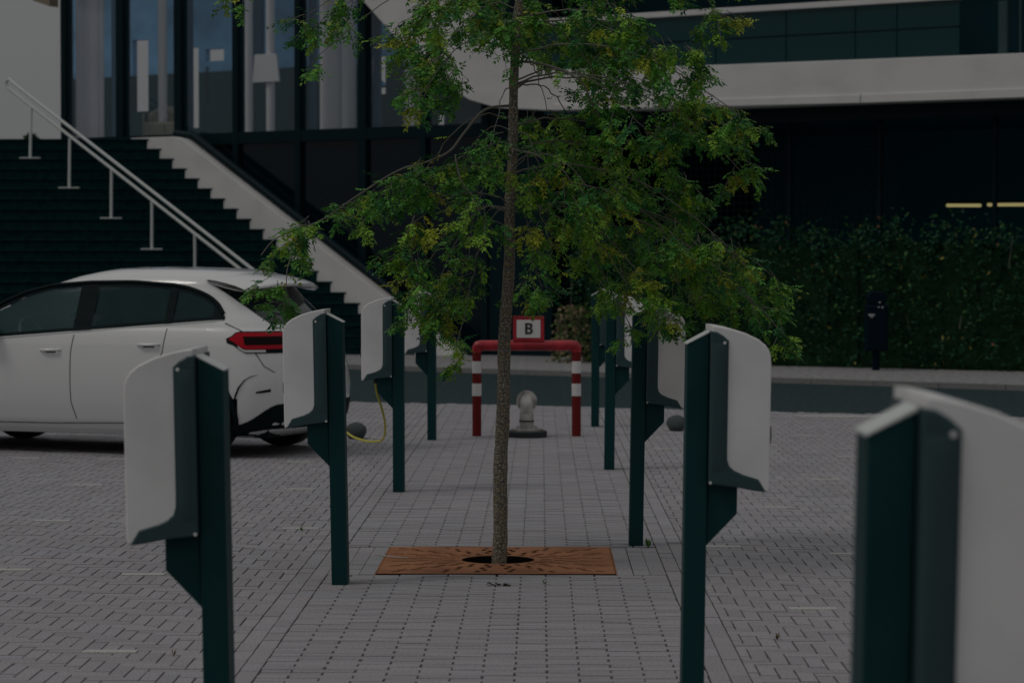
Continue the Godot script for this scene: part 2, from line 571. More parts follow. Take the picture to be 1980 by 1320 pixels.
		for i in 9:
			var f := rnd(0, TAU)
			var o := Vector3(cos(f), 0, sin(f))
			var sd: Vector3 = Vector3(-o.z, 0, o.x) * q[3] * 0.09
			var tip: Vector3 = o * q[3] * rnd(0.3, 0.8) + Vector3(0, q[3] * rnd(0.4, 1.0), 0)
			mb.col = Color(0.12, 0.09, 0.03) if brown else Color(0.06, 0.14, 0.02) * rnd(0.7, 1.3)
			mb.quad(-sd * 0.4, sd * 0.4, tip * 0.6 + sd, tip * 0.6 - sd)
			mb.tri(tip * 0.6 - sd, tip * 0.6 + sd, tip)
		part("blade", mb, M.leaf, t)
	var lt := thing("leaf_litter", "small dark scrap of wilted leaves in front of the tree grate", "leaves", Vector3(-0.22, 0, -12.75))
	mb = MB.new()
	for i in 22:
		mb.col = Color(0.03, 0.035, 0.02) * rnd(0.5, 1.4)
		var p := Vector3(rnd(-0.06, 0.06), rnd(0.002, 0.012), rnd(-0.02, 0.02))
		var a := Vector3(rnd(-1, 1), rnd(-0.2, 0.4), rnd(-1, 1)).normalized() * 0.016
		var b := Vector3(-a.z, rnd(-0.002, 0.006), a.x) * 0.6
		mb.quad(p - a, p - b, p + a, p + b)
	part("dry_leaf", mb, M.leaf, lt)
	var tw := MB.new()
	tw.tube(vec3s([Vector3(-0.93, 0.02, -13.98), Vector3(-0.87, 0.015, -13.94), Vector3(-0.8, 0.012, -13.9), Vector3(-0.73, 0.012, -13.86)]), PackedFloat32Array([0.003, 0.004, 0.004, 0.003]), 6)
	var two := part("twig", tw, M.cast, self)
	two.set_meta("label", "thin pale twig lying on the left edge of the tree grate")
	two.set_meta("category", "twig")

# ---------------------------------------------------------------- charging posts
func profile(a: Array) -> PackedVector2Array:
	var p := PackedVector2Array()
	for i in range(0, a.size(), 2):
		p.push_back(Vector2(a[i], a[i + 1]))
	return p

func make_charger(sx: float) -> Node3D:
	var ex := Vector3(sx, 0, 0)
	var zo := -0.07
	var t := thing("charging_station", "x", "charging station", Vector3.ZERO, "charging stations along the median")
	var F := 0.04
	var mb := MB.new()
	mb.extrude(profile([-F, -0.1, F, -0.1, F, 1.372, -F, 1.33]), Vector3(0, 0, -0.075 * sx), ex, Vector3.UP, Vector3(0, 0, 0.15 * sx), 0.004)
	var post := part("post", mb, M.post_paint, t)
	mb = MB.new()
	mb.extrude(profile([-F - 0.003, 1.331, -F - 0.003, 1.326, F + 0.001, 1.3695, F + 0.001, 1.3775]), Vector3(0, 0, -0.078 * sx), ex, Vector3.UP, Vector3(0, 0, 0.156 * sx), 0.0015)
	part("cap", mb, M.rail, post)
	mb = MB.new()
	mb.extrude(profile([F + 0.001, 0.60, F + 0.11, 0.717, F + 0.11, 0.812, F + 0.1, 0.826, F + 0.001, 0.826]), Vector3(0, 0, -0.06 * sx), ex, Vector3.UP, Vector3(0, 0, 0.12 * sx), 0.004)
	part("bracket", mb, M.post_paint, t)
	var o := Vector3((F + 0.002) * sx, 0, zo)
	mb = MB.new()
	mb.extrude(profile([0.004, 0.88, 0.06, 0.872, 0.12, 0.858, 0.177, 0.842, 0.2, 0.806, 0.216, 0.8, 0.2185, 0.83, 0.2185, 1.262, 0.2165, 1.29, 0.21, 1.31, 0.197, 1.329, 0.17, 1.35, 0.123, 1.3715, 0.068, 1.387, 0.03, 1.394, 0.004, 1.396]), o + Vector3(0, 0, -0.18 * sx), ex, Vector3.UP, Vector3(0, 0, 0.36 * sx), 0.004)
	var cover := part("white_cover", mb, M.shell, t)
	mb = MB.new()
	var xf := Transform3D(Basis(Vector3(0, 0, 1), -PI / 2 * sx), o + Vector3(0.2185 * sx, 1.0, 0.06))
	mb.lathe([Vector2(0.0, 0.014), Vector2(0.03, 0.013), Vector2(0.042, 0.008), Vector2(0.046, -0.002)], 20, xf)
	part("socket", mb, M.rubber, cover)
	mb = MB.new()
	mb.extrude(profile([0.0, 0.827, 0.1, 0.817, 0.17, 0.805, 0.205, 0.801, 0.178, 0.847, 0.123, 0.863, 0.09, 0.878, 0.073, 0.893, 0.066, 0.915, 0.065, 0.95, 0.065, 1.343, 0.045, 1.361, 0.022, 1.374, 0.0, 1.377]), o + Vector3(0, 0, -0.1865 * sx), ex, Vector3.UP, Vector3(0, 0, 0.373 * sx), 0.0045)
	var h := part("back_housing", mb, M.housing, t)
	# rounded ridge down each flank of the housing
	for s in [-1.0, 1.0]:
		mb = MB.new()
		var rows := []
		for k in 9:
			var f := PI * k / 8.0
			var row := PackedVector3Array()
			for y in [[0.865, 0.0], [0.93, 0.9], [1.29, 1.0], [1.335, 0.35]]:
				row.push_back(o + Vector3(0.03 * sx + 0.027 * cos(f) * s, y[0], s * (0.1858 + 0.011 * sin(f) * y[1])))
			rows.push_back(row)
		mb.grid(rows)
		part("flank_ridge", mb, M.housing, h)
		for q in [Vector3(0.05, 1.335, 0), Vector3(0.006, 0.832, 0)]:
			mb = MB.new()
			mb.lathe([Vector2(0.006, 0.0), Vector2(0.006, 0.003), Vector2(0.0, 0.004)], 10, Transform3D(Basis(Vector3(1, 0, 0), PI / 2 * s), o + Vector3(q.x * sx, q.y, s * 0.1862)))
			part("bolt", mb, M.steel, h)
	return t

func chargers() -> void:
	var protos := {true: make_charger(-1.0), false: make_charger(1.0)}
	var used := {}
	# x, distance, sunk, left?, lean in degrees, label
	var spots := [
		[-0.99, 7.8, -0.04, true, 1.0, "nearest left charging station with dark post, in front of the car doors"],
		[-1.02, 12.85, 0.0, true, 1.0, "left charging station beside the rusty tree grate, hiding the car's rear"],
		[-1.02, 18.15, 0.0, true, 0.1, "left charging station with a yellow cable hanging from it"],
		[-1.02, 23.65, 0.0, true, 0.0, "farthest left charging station, beside the red and white guard rail"],
		[0.545, 4.2, 0.0, false, 1.2, "largest blurred charging station cut by the right edge of the picture"],
		[0.549, 9.2, 0.0, false, 0.8, "right charging station second from the camera with its whole white cover seen"],
		[0.55, 14.66, 0.0, false, 0.9, "right charging station third from the camera, just past the tree grate"],
		[0.545, 20.19, 0.0, false, 0.6, "right charging station fourth from the camera, half hidden by leaves"],
		[0.55, 25.69, 0.0, false, 0.2, "farthest right charging station, next to the guard rail with the sign"],
	]
	for i in spots.size():
		var s: Array = spots[i]
		var o: Node3D = protos[s[3]]
		if used.has(s[3]):
			o = protos[s[3]].duplicate()
			o.name = numbered("charging_station")
			add_child(o)
		used[s[3]] = true
		o.position = Vector3(s[0], s[2], -s[1])
		var lean: float = deg_to_rad(s[4])
		if s[3]:
			o.basis = Basis(Vector3(0, 0, 1), lean)
		else:
			o.basis = Basis(Vector3(0, 0, 1), -lean)
		o.set_meta("label", s[5])
	# yellow cable from the third left station to the car
	var mb := MB.new()
	var pts := [Vector3(-1.185, 0.84, -18.1), Vector3(-1.18, 0.72, -18.15), Vector3(-1.15, 0.58, -18.3), Vector3(-1.14, 0.45, -18.5), Vector3(-1.17, 0.34, -18.7), Vector3(-1.26, 0.3, -19.0), Vector3(-1.36, 0.29, -19.3), Vector3(-1.5, 0.3, -19.8), Vector3(-1.65, 0.36, -20.5), Vector3(-1.75, 0.47, -21.2), Vector3(-1.85, 0.62, -21.75)]
	var cv := Curve3D.new()
	for i in pts.size():
		var t: Vector3 = (pts[mini(i + 1, pts.size() - 1)] - pts[maxi(i - 1, 0)]) * 0.18
		cv.add_point(pts[i], -t, t)
	var path := cv.tessellate_even_length(4, 0.05)
	mb.tube(path, PackedFloat32Array([0.0085]), 10)
	var cab := thing("charging_cable", "yellow charging cable looping from a left station to the white car", "cable")
	part("cord", mb, M.cable, cab)
	mb = MB.new()
	mb.tube(vec3s([Vector3(-1.185, 0.86, -18.1), Vector3(-1.184, 0.78, -18.11)]), PackedFloat32Array([0.018, 0.014]), 12)
	part("plug", mb, M.rubber, cab)

# ---------------------------------------------------------------- guard rail with sign, standpipe, stones
func guard_and_pipe() -> void:
	var t := thing("guard_rail", "red pipe guard rail with white bands on its two legs", "guard rail", Vector3(-0.137, 0, -24.18))
	for s in [-1.0, 1.0]:
		var x: float = s * 0.476
		var mb := MB.new()
		mb.tube(vec3s([Vector3(x, -0.1, 0), Vector3(x, 0.86, 0)]), PackedFloat32Array([0.043]), 20)
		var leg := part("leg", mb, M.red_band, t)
		for b in [[0.385, 0.503], [0.602, 0.716]]:
			mb = MB.new()
			mb.tube(vec3s([Vector3(x, b[0], 0), Vector3(x, b[1], 0)]), PackedFloat32Array([0.0448]), 20)
			part("white_band", mb, M.white_paint, leg)
	var mb := MB.new()
	mb.tube(vec3s([Vector3(-0.476, 0.80, 0), Vector3(-0.476, 0.845, 0), Vector3(-0.466, 0.862, 0), Vector3(-0.44, 0.866, 0), Vector3(0.44, 0.866, 0), Vector3(0.466, 0.862, 0), Vector3(0.476, 0.845, 0), Vector3(0.476, 0.80, 0)]), PackedFloat32Array([0.046, 0.047, 0.049, 0.05, 0.05, 0.049, 0.047, 0.046]), 20)
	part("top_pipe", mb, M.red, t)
	var sg := thing("letter_sign", "square red framed white sign with a black letter B on the guard rail", "sign", Vector3(-0.118, 0.905, -24.15))
	mb = MB.new()
	mb.box(Vector3(-0.148, 0, -0.012), Vector3(0.148, 0.242, 0.012), Transform3D(), 0.003)
	part("frame", mb, M.red, sg)
	mb = MB.new()
	mb.box(Vector3(-0.113, 0.036, 0.0), Vector3(0.113, 0.206, 0.0145), Transform3D(), 0.001)
	var face := part("face", mb, M.white_paint, sg)
	var tm := TextMesh.new()
	var sf := SystemFont.new()
	sf.font_names = PackedStringArray(["Droid Sans"])
	sf.font_weight = 600
	tm.font = sf
	tm.text = "B"
	tm.font_size = 64
	tm.pixel_size = 0.0023
	tm.depth = 0.003
	var let := part_mesh("letter", tm, M.black_print, face)
	let.position = Vector3(0.0, 0.121, 0.016)
	# standpipe
	t = thing("standpipe", "short grey elbow pipe on a round dark base under the guard rail", "pipe", Vector3(-0.135, 0, -24.05))
	mb = MB.new()
	mb.lathe([Vector2(0.19, -0.02), Vector2(0.195, 0.05), Vector2(0.185, 0.062), Vector2(0.0, 0.064)], 32)
	part("base_disc", mb, M.iron, t)
	mb = MB.new()
	mb.lathe([Vector2(0.15, 0.06), Vector2(0.15, 0.078), Vector2(0.0, 0.08)], 32)
	part("flange_plate", mb, M.cast, t)
	mb = MB.new()
	var path := [Vector3(0, 0.07, 0), Vector3(0, 0.16, 0), Vector3(0, 0.25, 0)]
	for k in range(1, 8):
		var f := PI / 2 * k / 7.0
		path.push_back(Vector3(0, 0.25 + 0.085 * sin(f), -0.085 * (1 - cos(f))))
	path.push_back(Vector3(0, 0.335, -0.16))
	mb.tube(vec3s(path), PackedFloat32Array([0.066, 0.066, 0.062]), 24)
	part("elbow", mb, M.cast, t)
	mb = MB.new()
	mb.tube(vec3s([Vector3(0, 0.335, -0.1), Vector3(0, 0.335, -0.125)]), PackedFloat32Array([0.1]), 28)
	mb.tube(vec3s([Vector3(0, 0.335, -0.13), Vector3(0, 0.335, -0.15)]), PackedFloat32Array([0.1]), 28)
	part("coupling", mb, M.cast, t)
	mb = MB.new()
	mb.tube(vec3s([Vector3(0, 0.145, 0), Vector3(0, 0.16, 0)]), PackedFloat32Array([0.07]), 24)
	part("pipe_ring", mb, M.iron, t)
	for k in 4:
		mb = MB.new()
		var f := PI / 4 + PI / 2 * k
		mb.lathe([Vector2(0.014, 0.075), Vector2(0.014, 0.1), Vector2(0.0, 0.1)], 6, Transform3D(Basis(), Vector3(0.12 * cos(f), 0, 0.12 * sin(f))))
		part("bolt", mb, M.cast, t)
	# two round stones
	for q in [[-1.74, 23.78, "round grey stone on the paving behind the car"], [1.34, 25.0, "round grey stone on the paving at the right bays"]]:
		mb = MB.new()
		var rows := []
		for r in 11:
			var row := PackedVector3Array()
			for s in 18:
				var e := PI * r / 10.0 - PI / 2
				var a := -TAU * s / 18.0
				var rr := 0.1 * (1.0 + 0.05 * sin(a * 2 + e * 3))
				row.push_back(Vector3(rr * cos(e) * cos(a), 0.07 + 0.088 * sin(e), rr * cos(e) * sin(a)))
			rows.push_back(row)
		mb.grid(rows, true)
		var o := part(numbered("round_stone"), mb, M.stone, self)
		o.position = Vector3(q[0], 0, -q[1])
		o.set_meta("label", q[2])
		o.set_meta("category", "stone")
		o.set_meta("group", "round stones at the bay ends")

# ---------------------------------------------------------------- tree grate
func tree_grate() -> void:
	var t := thing("tree_grate", "square rusty steel tree grate with radial slots set in the paving", "tree grate", Vector3(-0.235, 0, -13.85))
	for s in [-1.0, 1.0]:
		var c := CSGCombiner3D.new()
		c.name = "plate"
		t.add_child(c, true)
		var b := CSGBox3D.new()
		b.size = Vector3(1.25, 0.003, 0.632)
		b.position = Vector3(0, 0.0045, s * 0.3185)
		b.material = M.rust
		c.add_child(b)
		var cy := CSGCylinder3D.new()
		cy.radius = 0.2
		cy.height = 0.1
		cy.sides = 40
		cy.operation = CSGShape3D.OPERATION_SUBTRACTION
		cy.material = M.rust
		c.add_child(cy)
		for k in 20:
			var f := TAU * (k + 0.5) / 20.0
			var d := Vector3(cos(f), 0, sin(f))
			var reach := 0.56 / maxf(absf(d.x), absf(d.z))
			var r := 0.27
			var m := 0
			while r < reach:
				var p := d * r
				if p.z * s > 0.03:
					var sl := CSGBox3D.new()
					sl.size = Vector3(0.066, 0.06, 0.027)
					sl.position = p + Vector3(-d.z, 0, d.x) * (0.013 if m % 2 == 0 else -0.013)
					sl.rotation.y = -f
					sl.operation = CSGShape3D.OPERATION_SUBTRACTION
					sl.material = M.rust
					c.add_child(sl)
				r += 0.07
				m += 1
	var mb := MB.new()
	mb.box(Vector3(-0.635, -0.45, -0.65), Vector3(0.635, -0.1, 0.65))
	part("soil", mb, M.soil, t)
	for s in [-1.0, 1.0]:
		mb = MB.new()
		mb.box(Vector3(s * 0.632 - 0.003, -0.06, -0.65), Vector3(s * 0.632 + 0.003, 0.003, 0.65))
		part("frame_bar", mb, M.rust, t)

# ---------------------------------------------------------------- tree
func leaflet(mb: MB, p: Vector3, d: Vector3, nrm: Vector3, l: float, w: float) -> void:
	var s := d.cross(nrm).normalized() * w
	var k := mb.v.size()
	mb.v.push_back(p); mb.v.push_back(p + d * l * 0.45 - s); mb.v.push_back(p + d * l); mb.v.push_back(p + d * l * 0.45 + s)
	var nn := (d.cross(s)).normalized()
	if nn.y < 0.0:
		mb.ix.append_array(PackedInt32Array([k, k + 1, k + 2, k, k + 2, k + 3]))
		nn = -nn
	else:
		mb.ix.append_array(PackedInt32Array([k, k + 2, k + 1, k, k + 3, k + 2]))
	for i in 4:
		mb.n.push_back(nn); mb.c.push_back(mb.col)

func pinnate(mb: MB, p: Vector3, d: Vector3, l: float, pairs: int, col: Color) -> void:
	var up := Vector3(rnd(-0.6, 0.6), 1, rnd(-0.6, 0.6)).normalized()
	var side := d.cross(up).normalized()
	var nrm := side.cross(d).normalized()
	var dd := d
	var q := p
	for i in pairs:
		q += dd * (l / pairs)
		dd = (dd + Vector3(0, -0.05, 0)).normalized()
		var sc := 1.0 - 0.35 * absf(float(i) / pairs - 0.4)
		for s in [-1.0, 1.0]:
			if rng.randf() < 0.12:
				continue
			mb.col = col * rnd(0.7, 1.3)
			var ld: Vector3 = (side * s * 0.85 + dd * rnd(0.1, 0.9) + Vector3(rnd(-0.25, 0.25), rnd(-0.6, 0.15), rnd(-0.25, 0.25))).normalized()
			leaflet(mb, q, ld, (nrm + side * s * rnd(-0.7, 0.7) + dd * rnd(-0.5, 0.5)).normalized(), rnd(0.023, 0.033) * sc, rnd(0.0056, 0.0073) * sc)
	mb.col = col
	leaflet(mb, q, dd, nrm, 0.027, 0.005)

func leaf_color() -> Color:
	var k := rng.randf()
	var c := Color(0.022, 0.13, 0.04)
	if k < 0.45:
		c = Color(0.1, 0.3, 0.04)
	elif k < 0.63:
		c = Color(0.24, 0.42, 0.04)
	elif k < 0.7:
		c = Color(0.42, 0.43, 0.04)
	return c * rnd(0.75, 1.25)

func tree() -> void:
	var base := Vector3(-0.2264, 0, -13.68)
	var t := thing("young_tree", "young tree with drooping feathery green branches in the rusty grate", "tree", base)
	var mb := MB.new()
	var pts := [[0.0, -0.12], [0.0, 0.0], [0.006, 0.3], [0.0197, 0.87], [0.039, 1.374], [0.056, 1.709], [0.064, 2.0], [0.073, 2.32], [0.0895, 2.766], [0.106, 3.04], [0.13, 3.6], [0.12, 4.2], [0.15, 4.9]]
	var rad := [0.044, 0.041, 0.039, 0.036, 0.033, 0.03, 0.028, 0.026, 0.024, 0.021, 0.019, 0.012, 0.004]
	var cv := Curve3D.new()
	for i in pts.size():
		var a := Vector3(pts[i][0], pts[i][1], 0)
		var b0: Array = pts[maxi(i - 1, 0)]
		var b1: Array = pts[mini(i + 1, pts.size() - 1)]
		var tg := Vector3(b1[0] - b0[0], b1[1] - b0[1], 0) * 0.16
		cv.add_point(a, -tg, tg)
	var path := PackedVector3Array()
	var rr := PackedFloat32Array()
	var y := -0.12
	while y < 4.9:
		var i := 0
		while i < pts.size() - 2 and pts[i + 1][1] < y:
			i += 1
		var f: float = (y - pts[i][1]) / (pts[i + 1][1] - pts[i][1])
		path.push_back(Vector3(lerpf(pts[i][0], pts[i + 1][0], f) + 0.004 * sin(y * 9.0) + rnd(-0.001, 0.001), y, 0.004 * cos(y * 7.0)))
		rr.push_back(lerpf(rad[i], rad[i + 1], f) * (1.0 + 0.05 * sin(y * 23.0) * sin(y * 7.0) + rnd(-0.03, 0.03)))
		y += 0.02
	mb.tube(path, rr, 18)
	part("trunk", mb, M.bark, t)
	var trunk_x := func(h: float) -> float:
		var i := 0
		while i < pts.size() - 2 and pts[i + 1][1] < h:
			i += 1
		return lerpf(pts[i][0], pts[i + 1][0], clampf((h - pts[i][1]) / (pts[i + 1][1] - pts[i][1]), 0, 1))
	# clumps of foliage: x, height, depth, half width, half height (metres from the foot), leaves
	var K := 1.0 / 358.0
	var clumps := [
		[540, 478, 42, 34, 60], [535, 560, 36, 46, 60], [600, 440, 45, 22, 55], [680, 400, 55, 26, 70], [760, 372, 55, 36, 90],
		[800, 470, 42, 72, 130], [790, 590, 34, 62, 95], [850, 560, 40, 80, 140], [892, 660, 18, 38, 26], [830, 345, 55, 36, 90], [900, 330, 55, 55, 130], [930, 430, 38, 55, 90], [905, 520, 34, 60, 80], [960, 300, 38, 55, 90],
		[620, 60, 26, 34, 26], [600, 112, 18, 24, 18], [645, 18, 50, 22, 40], [800, 60, 62, 52, 110], [850, 130, 55, 62, 130], [880, 45, 85, 52, 150], [835, 205, 34, 36, 45], [705, 20, 45, 18, 20], [482, 6, 22, 8, 8],
		[960, 60, 55, 55, 120], [1010, 30, 50, 50, 110], [1100, 45, 85, 62, 190], [1200, 90, 85, 62, 190], [1280, 140, 75, 55, 140], [1350, 190, 60, 36, 80], [1150, 165, 70, 55, 110], [1060, 235, 55, 45, 90],
		[1130, 285, 85, 55, 180], [1230, 262, 85, 55, 170], [1330, 252, 85, 36, 110], [1420, 262, 46, 44, 65], [1425, 340, 36, 34, 45], [1040, 340, 46, 55, 100], [1130, 390, 90, 62, 200], [1250, 370, 95, 62, 210], [1335, 400, 55, 72, 120],
		[1050, 450, 42, 55, 85], [1035, 545, 32, 48, 60], [1180, 470, 75, 62, 160], [1290, 480, 85, 62, 180], [1390, 490, 72, 52, 130], [1200, 552, 60, 40, 80], [1320, 570, 72, 40, 110], [1430, 550, 72, 45, 120], [1502, 545, 24, 30, 36],
		[1500, 650, 20, 36, 28], [1215, 640, 14, 34, 16], [1285, 618, 36, 18, 28], [1175, 590, 18, 38, 24], [1400, 25, 36, 34, 32], [1445, 590, 52, 24, 55], [1170, 45, 60, 45, 80], [950, -60, 120, 60, 180], [1150, -70, 140, 60, 220], [760, -50, 90, 50, 100], [1330, -40, 90, 50, 60],
	]
	var leaves := MB.new()
	var twigs := MB.new()
	for q in clumps:
		var r2x: float = q[2] * K * 0.94
		var r2y: float = q[3] * K * 0.94
		var cx: float = (q[0] - 965.0) * K
		var cy: float = 1.6 + (519.0 - q[1]) * K
		var dz := rnd(-0.75, 0.75) * clampf(1.5 - absf(cx) * 0.55, 0.4, 1.0)
		var cc := Vector3(cx, cy, dz)
		# limb that rises from the trunk and droops to the clump
		var away := Vector2(cx, dz).length()
		var h0 := clampf(cy + rnd(0.05, 0.25) + away * 0.18, 1.9, 4.6)
		var p0 := Vector3(trunk_x.call(h0), h0, 0)
		var top := maxf(h0, cy) + 0.08 + away * 0.05
		var bc := Curve3D.new()
		bc.add_point(p0, Vector3.ZERO, Vector3((cx - p0.x) * 0.3, maxf(0.02, top - h0) * 0.9, dz * 0.3))
		bc.add_point(cc + Vector3(0, r2y * 0.4, 0), Vector3((p0.x - cx) * 0.35, maxf(0.06, top - cy) * 0.7, -dz * 0.35), Vector3(signf(cx) * 0.03, -r2y * 0.3, 0))
		bc.add_point(cc + Vector3(signf(cx) * r2x * 0.4, -r2y * 0.7, 0), Vector3(0, r2y * 0.3, 0), Vector3.ZERO)
		var bp := bc.tessellate_even_length(4, 0.05)
		for i in range(1, bp.size() - 1):
			bp[i] += Vector3(rnd(-0.008, 0.008), rnd(-0.008, 0.008), rnd(-0.008, 0.008))
		var br := PackedFloat32Array()
		for i in bp.size():
			br.push_back(lerpf(0.004 + 0.002 * minf(away, 1.2), 0.0015, pow(float(i) / bp.size(), 0.6)))
		if not (q[0] < 770 and q[1] > 350):
			mb = MB.new()
			mb.tube(bp, br, 6)
			part("branch", mb, M.twig, t)
		var n_leaf: int = int(q[4] * (1.9 if q[1] < 200 and q[0] > 780 else 1.5 if q[0] > 1000 else 1.3))
		var made := 0
		while made < n_leaf:
			# a twig inside the clump, hanging outwards, carrying a handful of leaves
			var u := Vector3(rnd(-1, 1), rnd(-1, 1), rnd(-1, 1))
			if u.length() > 1.0:
				continue
			var p := cc + Vector3(u.x * r2x, u.y * r2y, u.z * minf(0.32, (r2x + r2y) * 0.7))
			var d := (Vector3(u.x * 0.8 + signf(cx) * 0.35, -rnd(0.1, 0.9), u.z * 0.7) + Vector3(rnd(-0.5, 0.5), 0, rnd(-0.5, 0.5))).normalized()
			var len := rnd(0.05, 0.14)
			var tp := vec3s([p - d * 0.03, p + d * len * 0.5, p + d * len + Vector3(0, -0.02, 0)])
			twigs.tube(tp, PackedFloat32Array([0.0022, 0.0016, 0.001]), 4, false)
			var warm := leaf_color()
			for k in rng.randi_range(7, 12):
				var f := rng.randf()
				var lp := p + d * len * f
				var ld := (d * 0.5 + Vector3(rnd(-1, 1), rnd(-0.9, 0.35), rnd(-1, 1))).normalized()
				pinnate(leaves, lp, ld, rnd(0.05, 0.09), rng.randi_range(4, 6), warm.lerp(leaf_color(), 0.35))
				made += 1
		# leaves along the limb near its end
		for i in range(int(bp.size() * 0.55), bp.size()):
			if rng.randf() < 0.5 and not (q[0] < 770 and q[1] > 350):
				var ld := Vector3(rnd(-1, 1), rnd(-0.8, 0.3), rnd(-1, 1)).normalized()
				pinnate(leaves, bp[i], ld, rnd(0.06, 0.11), rng.randi_range(4, 7), leaf_color())
	# long low limb reaching left, as bare wood with leaves hanging below
	for lim in [[[985, 205], [938, 217], [900, 262], [873, 297], [830, 317], [780, 330], [730, 355], [673, 390], [630, 418], [573, 443], [527, 460], [500, 493]], [[1003, 120], [1040, 128], [1090, 145], [1125, 170], [1142, 205], [1163, 238], [1190, 262], [1240, 292]], [[993, 290], [1030, 300], [1062, 318], [1090, 336], [1107, 368], [1106, 402]], [[610, 440], [583, 473], [565, 513], [562, 560], [556, 600]], [[880, 300], [893, 350], [918, 385], [935, 430], [940, 470]]]:
		var lp := PackedVector3Array()
		var lr := PackedFloat32Array()
		for i in lim.size():
			lp.push_back(Vector3((lim[i][0] - 965.0) * K, 1.6 + (519.0 - lim[i][1]) * K, 0.05 + 0.22 * sin(i * 0.5)))
			lr.push_back(lerpf(0.0075, 0.0025, float(i) / lim.size()))
		if lim.size() < 6:
			for i in lr.size():
				lr[i] *= 0.55
		lp[0].z = 0.0
		var cc2 := Curve3D.new()
		for i in lp.size():
			var tg: Vector3 = (lp[mini(i + 1, lp.size() - 1)] - lp[maxi(i - 1, 0)]) * 0.17
			cc2.add_point(lp[i], -tg, tg)
		var bp := cc2.tessellate_even_length(4, 0.03)
		var br := PackedFloat32Array()
		for i in bp.size():
			br.push_back(lerpf(lr[0], lr[lr.size() - 1], float(i) / bp.size()))
		mb = MB.new()
		mb.tube(bp, br, 8)
		part("branch", mb, M.twig, t)
		for i in range(int(bp.size() * 0.3), bp.size()):
			if rng.randf() < 0.6:
				pinnate(leaves, bp[i], Vector3(rnd(-1, 1), rnd(-1.0, 0.2), rnd(-1, 1)).normalized(), rnd(0.06, 0.11), rng.randi_range(5, 7), leaf_color())
	part("twigs", twigs, M.twig, t, "stuff")
	part("crown", leaves, M.leaf, t, "stuff")
	print("tree leaves tris ", leaves.ix.size() / 3)

# ---------------------------------------------------------------- white car
const CAR_H := [0.18, 0.22, 0.30, 0.45, 0.62, 0.80, 0.95, 1.03, 1.10, 1.25, 1.40, 1.48, 1.535, 1.575, 1.60, 1.612]
const CAR_R := [0.16, 0.08, 0.02, 0.0, 0.0, 0.03, 0.07, 0.10, 0.16, 0.30, 0.44, 0.50, 0.56, 0.66, 0.85, 1.15]
const CAR_F := [4.25, 4.33, 4.40, 4.44, 4.45, 4.42, 4.25, 3.75, 3.40, 3.08, 2.72, 2.48, 2.28, 2.08, 1.92, 1.7]
const CAR_W := [0.80, 0.835, 0.87, 0.90, 0.914, 0.91, 0.895, 0.875, 0.845, 0.785, 0.725, 0.69, 0.645, 0.57, 0.46, 0.3]
func car_tab(t: Array, h: float) -> float:
	var i := 0
	while i < CAR_H.size() - 2 and CAR_H[i + 1] < h:
		i += 1
	var f: float = clampf((h - CAR_H[i]) / (CAR_H[i + 1] - CAR_H[i]), 0, 1)
	return cubic_interpolate(t[i], t[i + 1], t[maxi(i - 1, 0)], t[mini(i + 2, t.size() - 1)], f)

func car_half(u: float, h: float) -> float:
	var w := car_tab(CAR_W, h)
	var d := u - car_tab(CAR_R, h)
	var r := 0.55
	if d < r:
		return w * pow(maxf(0.0, 1.0 - pow((r - maxf(d, 0.0)) / r, 3.0)), 1.0 / 3.0)
	return w

func car_rear(w: float, h: float) -> float:
	var ww := car_tab(CAR_W, h)
	return car_tab(CAR_R, h) + 0.55 * (1.0 - pow(maxf(0.0, 1.0 - pow(minf(absf(w) / ww, 1.0), 3.0)), 1.0 / 3.0))

# point on the tail, a: 0 at the centre of the rear, 1 where the flank starts; side +1 left
func car_tail(a: float, h: float, side: float, proud := 0.0) -> Vector3:
	var tt := a * PI / 2
	var w := car_tab(CAR_W, h) * pow(sin(tt), 2.0 / 3.0) if a > 0.0 else 0.0
	var d := 0.55 * (1.0 - pow(maxf(0.0, cos(tt)), 2.0 / 3.0))
	var p := Vector3(car_tab(CAR_R, h) + d, h, -side * w)
	var out := Vector3(-pow(maxf(cos(tt), 0.001), 1.0), 0.15, -side * pow(sin(tt), 1.0)).normalized()
	return p + out * proud

const DLO_U := [0.56, 0.62, 0.68, 0.8, 0.95, 1.1, 1.5, 1.93, 2.29, 2.56, 2.77, 3.0, 3.15]
const DLO_T := [1.19, 1.27, 1.325, 1.39, 1.435, 1.46, 1.485, 1.48, 1.455, 1.39, 1.30, 1.14, 1.0]
func dlo_top(u: float) -> float:
	var i := 0
	while i < DLO_U.size() - 2 and DLO_U[i + 1] < u:
		i += 1
	return lerpf(DLO_T[i], DLO_T[i + 1], clampf((u - DLO_U[i]) / (DLO_U[i + 1] - DLO_U[i]), 0, 1))
func dlo_low(u: float) -> float:
	return lerpf(1.175, 0.985, clampf((u - 0.56) / 2.5, 0, 1))

func car_patch(u0: float, u1: float, lo: Callable, hi: Callable, side: float, proud: float, nu := 14, nh := 6) -> MB:
	var mb := MB.new()
	var rows := []
	for r in nh + 1:
		var row := PackedVector3Array()
		for q in nu + 1:
			var u := lerpf(u0, u1, float(q) / nu) if side < 0 else lerpf(u1, u0, float(q) / nu)
			var h := lerpf(lo.call(u), hi.call(u), float(r) / nh)
			row.push_back(Vector3(u, h, -side * (car_half(u, h) + proud)))
		rows.push_back(row)
	mb.grid(rows)
	return mb

